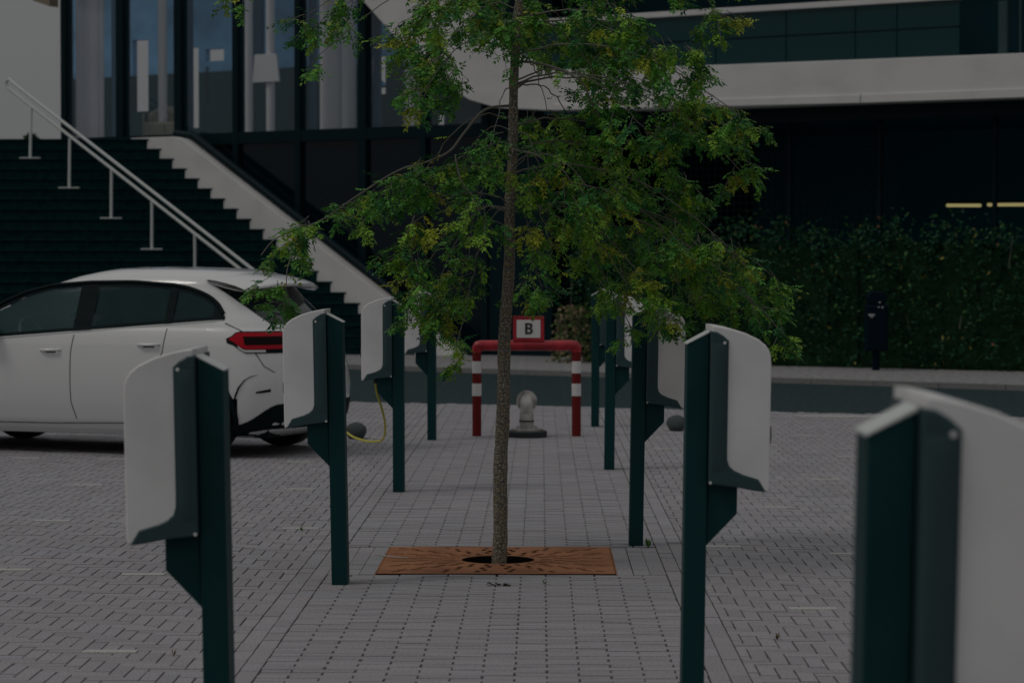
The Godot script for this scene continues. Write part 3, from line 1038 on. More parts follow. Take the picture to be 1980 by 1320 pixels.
func tail_patch(a0: float, a1: float, lo: Callable, hi: Callable, side: float, proud: float, na := 12, nh := 5) -> MB:
	var mb := MB.new()
	var rows := []
	for r in nh + 1:
		var row := PackedVector3Array()
		for q in na + 1:
			var a := lerpf(a1, a0, float(q) / na) if side > 0 else lerpf(a0, a1, float(q) / na)
			row.push_back(car_tail(a, lerpf(lo.call(a), hi.call(a), float(r) / nh), side, proud))
		rows.push_back(row)
	mb.grid(rows)
	return mb

func car() -> void:
	var yaw := deg_to_rad(21.0)
	var fw := Vector3(-cos(yaw), 0, -sin(yaw))
	var at := Vector3(-2.61, 0, -22.17) - fw * 0.8
	var t := thing("parked_car", "white compact SUV parked at the left with its tail towards the charging posts", "car", at)
	t.rotation.y = deg_to_rad(159.0)
	# body shell from horizontal rings
	var rows := []
	var hs := []
	for i in 100:
		hs.push_back(lerpf(0.18, 1.612, pow(i / 99.0, 0.92)))
	for h in hs:
		var w := car_tab(CAR_W, h)
		var ur := car_tab(CAR_R, h)
		var uf := car_tab(CAR_F, h)
		var left := []
		for i in 11:
			var tt := PI / 2 * i / 10.0
			left.push_back(Vector2(ur + 0.55 * (1.0 - pow(maxf(0.0, cos(tt)), 2.0 / 3.0)), w * pow(maxf(0.0, sin(tt)), 2.0 / 3.0)))
		var rf := minf(0.8, (uf - ur) * 0.4)
		for i in range(1, 90):
			left.push_back(Vector2(lerpf(ur + 0.55, uf - rf, i / 90.0), w))
		for i in range(10, -1, -1):
			var tt := PI / 2 * i / 10.0
			left.push_back(Vector2(uf - rf * (1.0 - pow(maxf(0.0, cos(tt)), 2.0 / 2.6)), w * pow(maxf(0.0, sin(tt)), 2.0 / 2.6)))
		var row := PackedVector3Array()
		for i in range(left.size() - 1, -1, -1):
			row.push_back(Vector3(left[i].x, h, -left[i].y))
		for i in range(1, left.size() - 1):
			row.push_back(Vector3(left[i].x, h, left[i].y))
		rows.push_back(row)
	var cut := func(p: Vector3) -> bool:
		if absf(p.z) > 0.6:
			for c in [0.8, 3.53]:
				if Vector2(p.x - c, p.y - 0.335).length() < 0.375:
					return true
		if absf(p.z) > 0.45 and p.x > 0.62 and p.x < 3.02:
			return p.y > dlo_low(p.x) + 0.004 and p.y < dlo_top(p.x) - 0.008
		return false
	var mb := MB.new()
	mb.grid(rows, true, cut)
	var top: PackedVector3Array = rows[rows.size() - 1]
	for i in range(1, top.size() - 1):
		mb.tri(top[0], top[i], top[i + 1])
	part("body", mb, M.car_paint, t)
	mb = MB.new()
	mb.box(Vector3(0.2, 0.17, -0.7), Vector3(4.2, 0.8, 0.7))
	part("underbody", mb, M.car_trim, t)
	# dark roof panel
	mb = MB.new()
	rows = []
	for i in 8:
		var row := PackedVector3Array()
		for j in 6:
			var u := lerpf(2.0, 1.0, i / 7.0)
			var z := lerpf(0.5, -0.5, j / 5.0)
			var k := 1.612 - 0.05 * pow(absf(z) / 0.5, 2.0) - 0.028 * pow(absf(u - 1.45) / 0.6, 2.0)
			row.push_back(Vector3(u, k + 0.008, z))
		rows.push_back(row)
	mb.grid(rows)
	part("roof_panel", mb, M.hatch_glass, t)
	for side in [1.0, -1.0]:
		for g in [[2.0, 2.98, "clear_glass"], [1.12, 1.82, "dark_glass"], [0.64, 1.04, "dark_glass"]]:
			part("side_window", car_patch(g[0], g[1], func(u): return dlo_low(u) + 0.015, func(u): return maxf(dlo_low(u) + 0.02, dlo_top(u) - 0.015), side, -0.002), M[g[2]], t)
		for g in [[1.82, 2.0], [1.04, 1.12]]:
			part("pillar_trim", car_patch(g[0], g[1], func(u): return dlo_low(u) - 0.01, func(u): return dlo_top(u) + 0.01, side, 0.006, 4, 24), M.car_trim, t)
		# window surround
		mb = MB.new()
		var ring := PackedVector3Array()
		for i in 40:
			var u := lerpf(0.58, 3.06, i / 39.0)
			ring.push_back(Vector3(u, dlo_top(u), -side * (car_half(u, dlo_top(u)) + 0.002)))
		mb.tube(ring, PackedFloat32Array([0.019]), 6)
		part("window_trim", mb, M.car_trim, t)
		part("window_seal", car_patch(0.6, 3.04, func(u): return dlo_low(u) - 0.006, func(u): return minf(dlo_low(u) + 0.026, dlo_top(u)), side, 0.003, 40, 2), M.car_trim, t)
		part("window_seal", car_patch(0.555, 0.67, func(u): return dlo_low(u) - 0.008, func(u): return maxf(dlo_top(u), dlo_low(u)) + 0.004, side, 0.004, 8, 8), M.car_trim, t)
		part("window_seal", car_patch(0.585, 3.06, func(u): return maxf(dlo_top(u) - 0.036 - 0.06 * maxf(0.0, u - 2.4), dlo_low(u)), func(u): return dlo_top(u) + 0.004, side, 0.003, 60, 2), M.car_trim, t)
		mb = MB.new()
		ring = PackedVector3Array()
		for i in 40:
			var u := lerpf(0.57, 3.06, i / 39.0)
			ring.push_back(Vector3(u, dlo_low(u) - 0.012, -side * (car_half(u, dlo_low(u)) + 0.002)))
		mb.tube(ring, PackedFloat32Array([0.009]), 6)
		part("belt_trim", mb, M.rail, t)
		# door gaps
		for line in [[[1.98, 1.03], [2.0, 0.88], [2.0, 0.46], [1.95, 0.275]], [[1.08, 1.09], [1.1, 0.9], [1.2, 0.6], [1.23, 0.45]], [[3.0, 0.96], [3.05, 0.6], [3.03, 0.27]], [[3.03, 0.262], [2.2, 0.265], [1.3, 0.285]]]:
			mb = MB.new()
			var pp := PackedVector3Array()
			for i in line.size() - 1:
				for k in 6:
					var u := lerpf(line[i][0], line[i + 1][0], k / 6.0)
					var h := lerpf(line[i][1], line[i + 1][1], k / 6.0)
					pp.push_back(Vector3(u, h, -side * (car_half(u, h) + 0.0005)))
			mb.tube(pp, PackedFloat32Array([0.004]), 5)
			part("door_gap", mb, M.car_trim, t)
		for hd in [[2.30, 2.10, 0.895], [1.34, 1.13, 0.95]]:
			mb = MB.new()
			var w := car_half(hd[1], hd[2])
			mb.tube(vec3s([Vector3(hd[0], hd[2], -side * (w - 0.005)), Vector3(hd[0] - 0.03, hd[2] + 0.002, -side * (w + 0.03)), Vector3(hd[1] + 0.03, hd[2] + 0.004, -side * (w + 0.03)), Vector3(hd[1], hd[2] + 0.006, -side * (w - 0.005))]), PackedFloat32Array([0.012]), 8)
			part("door_handle", mb, M.car_paint, t)
			mb = MB.new()
			mb.box(Vector3(hd[1] + 0.05, hd[2] - 0.02, -0.004), Vector3(hd[0] - 0.05, hd[2] - 0.004, 0.004), Transform3D(Basis(), Vector3(0, 0, -side * (w + 0.001))))
			part("handle_recess", mb, M.car_trim, t)
		# wheel arches and wheels
		for c in [0.8, 3.53]:
			mb = MB.new()
			var arc := PackedVector3Array()
			for i in 25:
				var f := lerpf(-0.35, PI + 0.35, i / 24.0)
				var p := Vector2(c + 0.385 * cos(f), 0.335 + 0.385 * sin(f))
				arc.push_back(Vector3(p.x, p.y, -side * (car_half(p.x, maxf(p.y, 0.2)) - 0.004)))
			mb.tube(arc, PackedFloat32Array([0.024]), 8)
			part("arch_trim", mb, M.car_trim, t)
			var wheel := Node3D.new()
			wheel.name = "wheel"
			t.add_child(wheel, true)
			wheel.position = Vector3(c, 0.335, -side * 0.775)
			wheel.basis = Basis(Vector3(1, 0, 0), -side * PI / 2)
			mb = MB.new()
			mb.lathe([Vector2(0.22, -0.11), Vector2(0.3, -0.112), Vector2(0.328, -0.1), Vector2(0.335, -0.07), Vector2(0.335, 0.07), Vector2(0.328, 0.1), Vector2(0.3, 0.112), Vector2(0.235, 0.108), Vector2(0.23, 0.06)], 40)
			part("tyre", mb, M.rubber, wheel)
			mb = MB.new()
			mb.lathe([Vector2(0.235, 0.1), Vector2(0.225, 0.085), Vector2(0.215, 0.03), Vector2(0.0, 0.03)], 36)
			for k in 5:
				var b := Basis(Vector3.UP, TAU * k / 5.0)
				mb.box(Vector3(0.03, 0.03, -0.028), Vector3(0.225, 0.085, 0.028), Transform3D(b, Vector3.ZERO), 0.008)
			mb.lathe([Vector2(0.06, 0.03), Vector2(0.055, 0.095), Vector2(0.0, 0.098)], 20)
			part("rim", mb, M.steel, wheel)
		# tail light: red lens, dark inset, clear strip
		var lo := func(a: float) -> float: return lerpf(0.9, 0.985, smoothstep(0.76, 0.915, a))
		var hi := func(a: float) -> float: return lerpf(1.062, 1.0, smoothstep(0.78, 0.93, a))
		part("lamp_housing", tail_patch(0.3, 0.92, func(a): return lo.call(a) - 0.012, func(a): return hi.call(a) + 0.01, side, 0.004), M.car_trim, t)
		part("tail_light", tail_patch(0.31, 0.9, func(a): return lo.call(a) + 0.022, hi, side, 0.009), M.lamp_red, t)
		part("lamp_inset", tail_patch(0.33, 0.76, func(a): return 0.957, func(a): return 1.028, side, 0.012, 10, 2), M.lamp_dark, t)
		part("lamp_strip", tail_patch(0.55, 0.83, func(a): return lo.call(a) - 0.004, func(a): return lo.call(a) + 0.016, side, 0.011, 10, 2), M.lamp_clear, t)
		# bumper vent trims
		mb = MB.new()
		var vp := PackedVector3Array()
		for k in [[0.93, 0.47], [0.915, 0.53], [0.885, 0.60], [0.83, 0.66], [0.76, 0.695], [0.68, 0.71]]:
			vp.push_back(car_tail(k[0], k[1], side, 0.001))
		mb.tube(vp, PackedFloat32Array([0.006, 0.009, 0.008, 0.005, 0.003, 0.001]), 6)
		part("bumper_vent", mb, M.car_trim, t)
		part("reflector", tail_patch(0.56, 0.72, func(a): return 0.565 - (a - 0.56) * 0.08, func(a): return 0.59 - (a - 0.56) * 0.14, side, 0.004, 6, 2), M.car_trim, t)
		# mirror
		mb = MB.new()
		rows = []
		for r in 9:
			var row := PackedVector3Array()
			for s in 14:
				var e := PI * r / 8.0 - PI / 2
				var a := -TAU * s / 14.0
				row.push_back(Vector3(2.84 + 0.09 * cos(e) * cos(a), 1.075 + 0.085 * sin(e), -side * 0.98 + 0.12 * cos(e) * sin(a)))
			rows.push_back(row)
		mb.grid(rows, true)
		part("wing_mirror", mb, M.car_trim, t)
		# seats seen through the glass
		for u in [1.15, 1.95]:
			mb = MB.new()
			mb.box(Vector3(-0.08, 0.75, -0.22), Vector3(0.06, 1.22, 0.22), Transform3D(Basis(Vector3(0, 0, 1), 0.2), Vector3(u + 0.25, 0, side * 0.36)), 0.05)
			mb.box(Vector3(-0.05, 1.24, -0.12), Vector3(0.04, 1.4, 0.12), Transform3D(Basis(Vector3(0, 0, 1), 0.2), Vector3(u + 0.25, 0, side * 0.36)), 0.03)
			part("seat", mb, M.seat, t)
	# steering wheel on the near side, dashboard
	mb = MB.new()
	var sw := PackedVector3Array()
	for i in 25:
		var f := TAU * i / 24.0
		sw.push_back(Vector3(2.72 + 0.07 * sin(f), 0.99 + 0.17 * sin(f), -0.36 + 0.185 * cos(f)))
	mb.tube(sw, PackedFloat32Array([0.016]), 8)
	mb.box(Vector3(2.7, 0.94, -0.52), Vector3(2.735, 1.02, -0.2), Transform3D(), 0.01)
	part("steering_wheel", mb, M.seat, t)
	mb = MB.new()
	mb.box(Vector3(2.85, 0.7, -0.78), Vector3(3.3, 1.0, 0.78), Transform3D(), 0.05)
	part("dashboard", mb, M.seat, t)
	# rear window, spoiler, hatch gap, lower bumper, plate recess
	mb = MB.new()
	rows = []
	for r in 9:
		var h := lerpf(1.13, 1.455, r / 8.0)
		var half := lerpf(0.62, 0.66, r / 8.0) - 0.06 * pow(1.0 - r / 8.0, 3.0)
		var row := PackedVector3Array()
		for q in 25:
			var w := lerpf(half, -half, q / 24.0)
			row.push_back(Vector3(car_rear(w, h) - 0.006, h, -w))
		rows.push_back(row)
	mb.grid(rows)
	part("rear_window", mb, M.hatch_glass, t)
	mb = MB.new()
	rows = []
	for r in 12:
		var f := TAU * r / 12.0
		var row := PackedVector3Array()
		for q in 21:
			var w := lerpf(-0.68, 0.68, q / 20.0)
			var k := pow(absf(w) / 0.68, 3.0)
			row.push_back(Vector3(0.52 + 0.09 * k + (0.27 - 0.08 * k) * cos(f), 1.505 - 0.05 * k + 0.045 * (1.0 - 0.5 * k) * sin(f) + 0.045 * cos(f), -w))
		rows.push_back(row)
	rows.push_back(rows[0])
	mb.grid(rows)
	part("spoiler", mb, M.car_paint, t)
	for side in [1.0, -1.0]:
		mb = MB.new()
		var gp := PackedVector3Array()
		for k in [[0.86, 1.14], [0.74, 1.07], [0.68, 0.98], [0.66, 0.88], [0.60, 0.78], [0.5, 0.73], [0.0, 0.72]]:
			gp.push_back(car_tail(k[0], k[1], side, 0.0005))
		mb.tube(gp, PackedFloat32Array([0.004]), 5)
		part("hatch_gap", mb, M.car_trim, t)
		part("lower_bumper", tail_patch(0.0, 0.99, func(a): return 0.185, func(a): return lerpf(0.46, 0.275, smoothstep(0.45, 0.95, a)), side, 0.006, 16, 4), M.car_trim, t)
	mb = MB.new()
	mb.tube(vec3s([Vector3(0.14, 1.17, 0.05), Vector3(0.2, 1.2, -0.1), Vector3(0.28, 1.27, -0.36)]), PackedFloat32Array([0.012, 0.01, 0.006]), 6)
	part("rear_wiper", mb, M.car_trim, t)

# ---------------------------------------------------------------- stairs and handrail
func stairs() -> void:
	var t := thing("staircase", "wide dark outdoor staircase with a white stringer climbing to the glass building", "staircase")
	var n := 21
	var rise := 0.195
	var run := 0.313
	var fd := Vector2(cos(front_turn), sin(front_turn))      # (x, distance) along the front
	for k in n:
		var e := front(-6.49 - run * k, 0, 0.6)
		var e2 := front(-6.49 - run * (k + 1) - 0.02, 0, 0.6)
		var h := rise * (k + 1)
		var mb := MB.new()
		var p := [Vector2(-17, -e.z), Vector2(e.x, -e.z), Vector2(e2.x, -e2.z + 0.05), Vector2(-17, -e2.z + 0.05)]
		mb.plan(PackedVector2Array(p), h - rise - 0.06, h - 0.03)
		var nose := 0.025
		var q := [Vector2(-17, -e.z - nose), Vector2(e.x + 0.02, -e.z - nose), Vector2(e.x, -e.z), Vector2(e2.x, -e2.z + 0.05), Vector2(-17, -e2.z + 0.05)]
		mb.plan(PackedVector2Array(q), h - 0.03, h, 0.004)
		part("step", mb, M.stair, t)
	var a := front(-6.49 - run * n, 0, 0.6)
	var b := front(-24.0, 0, 0.0)
	var mb := MB.new()
	mb.plan(PackedVector2Array([Vector2(-17, -a.z), Vector2(a.x, -a.z), Vector2(b.x, -b.z), Vector2(-30, 70), Vector2(-30, -a.z)]), 3.7, 4.093)
	part("landing", mb, M.stair, t)
	mb = MB.new()
	mb.extrude(profile([-13.2, 3.5, -6.7, -0.05, -5.5, -0.05, -5.52, 0.04, -11.93, 4.075, -12.15, 4.12, -13.2, 4.12]), front(0, 0, 0.28), Vector3(cos(front_turn), 0, -sin(front_turn)), Vector3.UP, Vector3(sin(front_turn), 0, cos(front_turn)) * 0.34, 0.01)
	part("stringer", mb, M.render, t)
	mb = MB.new()
	mb.tube(vec3s([front(-12.3, 4.2, 0.36), front(-11.85, 4.14, 0.36), front(-5.5, 0.13, 0.36), front(-5.3, 0.1, 0.36)]), PackedFloat32Array([0.075]), 14)
	part("rail_reflection", mb, M.frame, t)  # dark tube imitating the handrail reflected in the glass
	# handrail
	t = thing("handrail", "pale metal double handrail on thin posts rising up the dark stairs", "handrail")
	var bases := [Vector3(-9.8, 3.73, -48.67), Vector3(-8.96, 3.09, -48.13), Vector3(-8.08, 2.48, -47.61), Vector3(-7.24, 1.87, -47.09), Vector3(-6.37, 1.25, -46.56), Vector3(-5.5, 0.63, -46.03)]
	for bi in bases.size():
		var p: Vector3 = bases[bi]
		var k := 0
		while k < n - 1 and -front(-6.49 - run * (k + 1), 0, 0.6).z < -p.z - 0.06:
			k += 1
		p.y = rise * (k + 1) + 0.012
		p.z = front(-6.49 - run * k, 0, 0.6).z - 0.06
		mb = MB.new()
		mb.tube(vec3s([p + Vector3(0, -0.03, 0), Vector3(p.x, bases[bi].y + 0.98, bases[bi].z)]), PackedFloat32Array([0.027]), 12)
		var post := part("post", mb, M.rail, t)
		mb = MB.new()
		mb.box(p + Vector3(-0.2, -0.025, -0.05), p + Vector3(0.2, 0.012, 0.05), Transform3D(), 0.003)
		part("foot_plate", mb, M.rail, post)
	var dir: Vector3 = (bases[0] - bases[4]) / 4.0
	var lowp := []
	var upp := []
	for i in range(-2, 5):
		lowp.push_back(bases[4] + dir * i + Vector3(0, 0.99, 0))
		upp.push_back(bases[4] + dir * i + Vector3(0, 1.16, 0))
	var end_low: Vector3 = bases[0] + dir * 0.56 + Vector3(0, 0.99, 0)
	var end_up: Vector3 = bases[0] + dir * 0.5 + Vector3(0, 1.16, 0)
	for q in [[lowp, "lower_rail", end_low], [upp, "upper_rail", end_up]]:
		mb = MB.new()
		var a2: Array = q[0]
		a2.push_back(q[2])
		mb.tube(vec3s(a2), PackedFloat32Array([0.03]), 12)
		part(q[1], mb, M.rail, t)
	mb = MB.new()
	mb.tube(vec3s([end_low, end_low + dir * 0.07 + Vector3(0, 0.02, 0), end_low + dir * 0.09 + Vector3(0, 0.09, 0), end_up + dir * 0.06 + Vector3(0, 0.02, 0), end_up]), PackedFloat32Array([0.03]), 12)
	part("end_loop", mb, M.rail, t)

# ---------------------------------------------------------------- building
func fbox(mb: MB, s0: float, s1: float, h0: float, h1: float, z0: float, z1: float, bev := 0.0) -> void:
	mb.box(Vector3(s0, h0, z0), Vector3(s1, h1, z1), Transform3D(), bev)

func building() -> void:
	var t := thing("glass_building", "modern building with tall glass front, white ribbon fascia and dark open ground floor", "building", FRONT)
	t.rotation.y = front_turn
	var mb := MB.new()
	# --- left glass hall
	var mull := [-15.46, -13.98, -12.5, -11.08, -9.59, -8.1, -6.74, -5.4]
	for i in mull.size():
		mb = MB.new()
		var w: float = 0.09 if i in [1, 2, 5] else 0.065
		fbox(mb, mull[i] - w, mull[i] + w, 0.0 if i > 2 else 4.0, 9.2, -0.18, 0.06, 0.004)
		part("mullion", mb, M.frame, t)
	for i in mull.size() - 1:
		mb = MB.new()
		fbox(mb, mull[i] + 0.07, mull[i + 1] - 0.07, 4.2, 9.2, -0.05, -0.035)
		part("window_pane", mb, M.window_glass, t)
		mb = MB.new()
		if i in [1, 2, 4, 5]:
			var f0: float = mull[i] + (-0.4 if i == 1 else 0.1)
			fbox(mb, f0, f0 + [0.0, 0.28, 0.08, 0.0, 0.16, 0.16][i], 4.2, 9.2, -0.22, -0.17)
			part("blue_fin", mb, M.fin, t)
		if i >= 1:
			mb = MB.new()
			fbox(mb, mull[i] + 0.07, mull[i + 1] - 0.07, 0.0, 3.98, -0.06, -0.03)
			part("dark_pane", mb, M.spandrel, t)
	mb = MB.new()
	fbox(mb, -15.5, -5.3, 3.98, 4.2, -0.15, 0.05)
	part("sill_band", mb, M.frame, t)
	var skew := 0.868
	mb = MB.new()
	mb.extrude(profile([-15.46, 0.1, -15.46 - 5.2 * skew, 5.2, -4.0, 5.2, -4.0, 0.1]), Vector3(0, 4.1, 0), Vector3.RIGHT, Vector3(0, 0, -1), Vector3(0, -0.25, 0))
	part("hall_floor", mb, M.counter, t)
	mb = MB.new()
	for e in [[-0.1, 0.5], [2.2, 2.5], [4.0, 5.4]]:  # unseen roof strips, gaps left to brighten the hall
		mb.extrude(profile([-15.5 - e[0] * skew, e[0], -4.0, e[0], -4.0, e[1], -15.5 - e[1] * skew, e[1]]), Vector3(0, 9.2, 0), Vector3.RIGHT, Vector3(0, 0, -1), Vector3(0, 0.5, 0))
	part("roof", mb, M.inner_wall, t)
	mb = MB.new()
	mb.extrude(profile([-15.5, 0.45, -4.0, 0.45, -4.0, 4.05, -15.5 - 4.05 * skew, 4.05]), Vector3(0, 9.3, 0), Vector3.RIGHT, Vector3(0, 0, -1), Vector3(0, 0.02, 0))
	part("added_skylight", mb, M.window_glass, t)  # unseen pane, added so daylight reaches the hall
	mb = MB.new()
	fbox(mb, -5.45, -4.0, 0.0, 9.2, -0.3, 0.02)
	part("end_wall", mb, M.frame, t)
	mb = MB.new()
	fbox(mb, -15.0, -4.3, 0.0, 3.9, -3.2, -3.0)
	part("undercroft_wall", mb, M.dark_wall, t)
	# back wall of the hall: pieces that leave window openings to the sky behind
	var holes := [[-17.16, -16.71, 5.0, 6.55], [-15.67, -15.31, 4.6, 6.32], [-15.12, -14.62, 6.0, 6.26], [-15.12, -15.02, 5.11, 5.88], [-11.59, -11.30, 5.24, 5.96], [-11.23, -11.12, 5.25, 5.92], [-10.86, -10.43, 5.30, 5.91], [-10.77, -10.43, 5.14, 5.28], [-9.93, -9.80, 5.18, 5.40], [-9.77, -9.58, 4.37, 5.03], [-9.23, -9.0, 4.36, 4.70]]
	var cuts := [-18.95, -4.0]
	for hl in holes:
		cuts.push_back(hl[0])
		cuts.push_back(hl[1])
	cuts.sort()
	for band in [[4.1, 5.78, "counter", "back_wall_low"], [5.78, 9.2, "inner_wall", "back_wall"]]:  # wall colours copy a reflection: sky above, dark things below
		mb = MB.new()
		for i in cuts.size() - 1:
			if cuts[i + 1] - cuts[i] < 0.005:
				continue
			var mid: float = (cuts[i] + cuts[i + 1]) * 0.5
			var spans := [[band[0], band[1]]]
			for hl in holes:
				if mid > hl[0] and mid < hl[1]:
					var nx := []
					for sp in spans:
						if hl[2] >= sp[1] or hl[3] <= sp[0]:
							nx.push_back(sp)
							continue
						if hl[2] > sp[0]:
							nx.push_back([sp[0], hl[2]])
						if hl[3] < sp[1]:
							nx.push_back([hl[3], sp[1]])
					spans = nx
			for sp in spans:
				fbox(mb, cuts[i], cuts[i + 1], sp[0], sp[1], -4.16, -4.0)
		part(band[3], mb, M[band[2]], t)
	mb = MB.new()
	fbox(mb, -10.9, -10.5, 5.28, 5.31, -4.14, -4.02)
	mb.extrude(profile([-10.87, 5.3, -10.43, 5.3, -10.87, 5.62]), Vector3(0, 0, -4.14), Vector3.RIGHT, Vector3.UP, Vector3(0, 0, 0.1))
	part("stair_soffit", mb, M.inner_wall, t)
	for q in [[-13.55, 0.09, -0.75], [-9.4, 0.21, -0.75], [-12.05, 0.08, -1.6], [-7.5, 0.2, -0.8], [-10.35, 0.16, -2.6]]:
		mb = MB.new()
		mb.lathe([Vector2(q[1], 4.1), Vector2(q[1], 9.2)], 24, Transform3D(Basis(), Vector3(q[0], 0, q[2])))
		part("column", mb, M.column, t)
	mb = MB.new()
	fbox(mb, -12.75, -12.05, 5.55, 9.15, -2.1, -2.0)
	part("blue_panel", mb, M.fin, t)
	# curtain at the corner
	mb = MB.new()
	var rows := []
	for r in 2:
		var row := PackedVector3Array()
		for i in 60:
			var s := lerpf(-15.45, -14.75, i / 59.0)
			row.push_back(Vector3(s, 4.15 if r == 0 else 9.1, -0.35 + 0.05 * sin(i * 0.8) + 0.03 * sin(i * 0.31)))
		rows.push_back(row)
	mb.grid(rows)
	part("curtain", mb, M.curtain, t)
	# --- ribbon fascia
	mb = MB.new()
	mb.extrude(profile([-10.2, 9.2, -8.75, 7.52, -7.69, 6.47, -7.0, 5.8, -6.49, 5.35, -5.9, 4.88, -5.36, 4.58, -4.78, 4.42, -3.72, 4.34, -1.07, 4.27, 14.0, 4.22, 14.0, 4.93, 4.94, 4.94, -0.29, 4.985, -3.0, 5.03, -3.6, 5.07, -3.97, 5.13, -4.46, 5.42, -4.78, 5.62, -5.44, 6.08, -6.6, 7.1, -8.6, 9.2]), Vector3(0, 0, 0.1), Vector3.RIGHT, Vector3.UP, Vector3(0, 0, 0.5), 0.012)
	var rib := part("ribbon_fascia", mb, M.render, t)
	for sp in [[-3.6, 2.19], [2.215, 8.0], [8.03, 14.0]]:
		mb = MB.new()
		mb.extrude(profile([sp[0], 4.338 if sp[0] < -3 else 4.262, sp[1], 4.262 if sp[1] < 3 else 4.24, sp[1], 4.40 if sp[1] < 3 else 4.385, sp[0], 4.44 if sp[0] < -3 else 4.40]), Vector3(0, 0, 0.58), Vector3.RIGHT, Vector3.UP, Vector3(0, 0, 0.045), 0.006)
		part("lip", mb, M.render, rib)
	# --- upper storey on the right: dark glass balustrade with white rail
	var joints := [-4.6, -3.3, -2.04, -0.6, 0.71, 1.96, 2.69, 3.77]
	for i in joints.size() - 1:
		mb = MB.new()
		fbox(mb, joints[i] + 0.012, joints[i + 1] - 0.012, 4.9, 5.42, 0.28, 0.3)
		part("balustrade_pane", mb, M.balcony_glass, t)
		mb = MB.new()
		fbox(mb, joints[i] + 0.012, joints[i + 1] - 0.012, 5.45, 5.86, 0.28, 0.3)
		part("balustrade_pane", mb, M.balcony_glass, t)
	mb = MB.new()
	fbox(mb, -4.6, 3.77, 5.418, 5.452, 0.265, 0.3)
	part("balustrade_bar", mb, M.frame, t)
	mb = MB.new()
	fbox(mb, -5.3, 3.77, 5.86, 5.955, 0.22, 0.36, 0.008)
	part("balustrade_rail", mb, M.render, t)
	mb = MB.new()
	fbox(mb, 4.40, 4.56, 4.9, 5.8, 0.15, 0.3, 0.02)
	part("downpipe", mb, M.housing, t)
	mb = MB.new()
	fbox(mb, 4.72, 4.75, 4.9, 8.0, 0.15, 0.2)
	part("thin_post", mb, M.housing, t)
	mb = MB.new()
	fbox(mb, -5.3, 16.0, 4.4, 9.2, -1.3, -1.1)
	part("upper_wall", mb, M.dark_wall, t)
	mb = MB.new()
	fbox(mb, -5.3, 16.0, 6.9, 7.4, -1.1, 0.6)
	part("upper_soffit", mb, M.dark_wall, t)
	mb = MB.new()
	fbox(mb, -4.1, 16.0, 4.28, 4.9, -8.0, 0.12)
	part("floor_slab", mb, M.garage, t)
	# --- open ground floor on the right
	mb = MB.new()
	fbox(mb, -4.3, 16.0, 0.0, 4.28, -8.2, -8.0)
	part("garage_wall", mb, M.garage, t)
	mb = MB.new()
	fbox(mb, -4.3, -4.1, 0.0, 4.28, -8.0, 0.0)
	part("garage_side_wall", mb, M.frame, t)
	mb = MB.new()
	fbox(mb, -4.1, 16.0, 4.02, 4.3, 0.05, 0.13)
	part("lintel", mb, M.frame, t)
	for s in [-1.6, 0.45, 2.1, 4.1, 7.0]:
		mb = MB.new()
		fbox(mb, s - 0.03, s + 0.03, 0.0, 4.1, -0.42, -0.34)
		part("screen_post", mb, M.frame, t)
	for s in [-1.5, 0.55]:
		mb = MB.new()
		for i in 16:
			var x: float = s + 0.05 + i * 0.12
			fbox(mb, x, x + 0.012, 0.2, 3.6, -0.39, -0.378)
		for i in 28:
			fbox(mb, s, s + 1.9, 0.3 + i * 0.12, 0.312 + i * 0.12, -0.378, -0.37)
		part("mesh_screen", mb, M.frame, t)
	mb = MB.new()
	mb.extrude(profile([0, 0.14, 0.45, 0, 0.45, 0.3, 0, 0.3]), Vector3(-15.62, 6.76, 0.5), Vector3.RIGHT, Vector3.UP, Vector3(0, 0, 0.25))
	part("canopy", mb, M.soffit, t)
	# --- furniture behind the glass, and a panel imitating a reflection
	var ch := thing("armchair", "beige tub armchair behind the glass at the top of the stairs", "armchair", front(-13.55, 4.1, -0.85))
	ch.rotation.y = front_turn + 0.35
	mb = MB.new()
	mb.box(Vector3(-0.36, 0.06, -0.36), Vector3(0.36, 0.4, 0.36), Transform3D(), 0.05)
	part("seat", mb, M.armchair, ch)
	mb = MB.new()
	rows = []
	for r in 8:
		var f := r / 7.0
		var row := PackedVector3Array()
		for q in 22:
			var a := lerpf(-0.25 * PI, 1.25 * PI, q / 21.0)
			var hh := lerpf(0.56, 0.72, smoothstep(0.2, 0.9, sin(a)))
			row.push_back(Vector3(cos(a) * 0.46, 0.05 + (hh - 0.05) * f, -sin(a) * 0.46 + 0.02))
		rows.push_back(row)
	for r in range(7, -1, -1):
		var row := PackedVector3Array()
		for q in 22:
			var p: Vector3 = rows[r][q]
			row.push_back(Vector3(p.x * 0.82, p.y + (0.02 if r == 7 else 0.0), p.z * 0.82))
		rows.push_back(row)
	mb.grid(rows)
	part("tub_back", mb, M.armchair, ch)
	for x in [-0.28, 0.28]:
		for z in [-0.28, 0.28]:
			mb = MB.new()
			mb.tube(vec3s([Vector3(x, 0, z), Vector3(x, 0.07, z)]), PackedFloat32Array([0.02]), 8)
			part("leg", mb, M.frame, ch)
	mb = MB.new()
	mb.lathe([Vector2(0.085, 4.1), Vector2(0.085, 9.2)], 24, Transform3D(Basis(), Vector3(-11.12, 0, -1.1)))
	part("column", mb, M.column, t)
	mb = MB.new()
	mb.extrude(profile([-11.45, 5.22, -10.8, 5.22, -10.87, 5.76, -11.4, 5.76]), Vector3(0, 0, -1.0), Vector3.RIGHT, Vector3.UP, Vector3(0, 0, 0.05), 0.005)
	part("reflection_panel", mb, M.column, t)  # white panel added in place of a blurred bright reflection
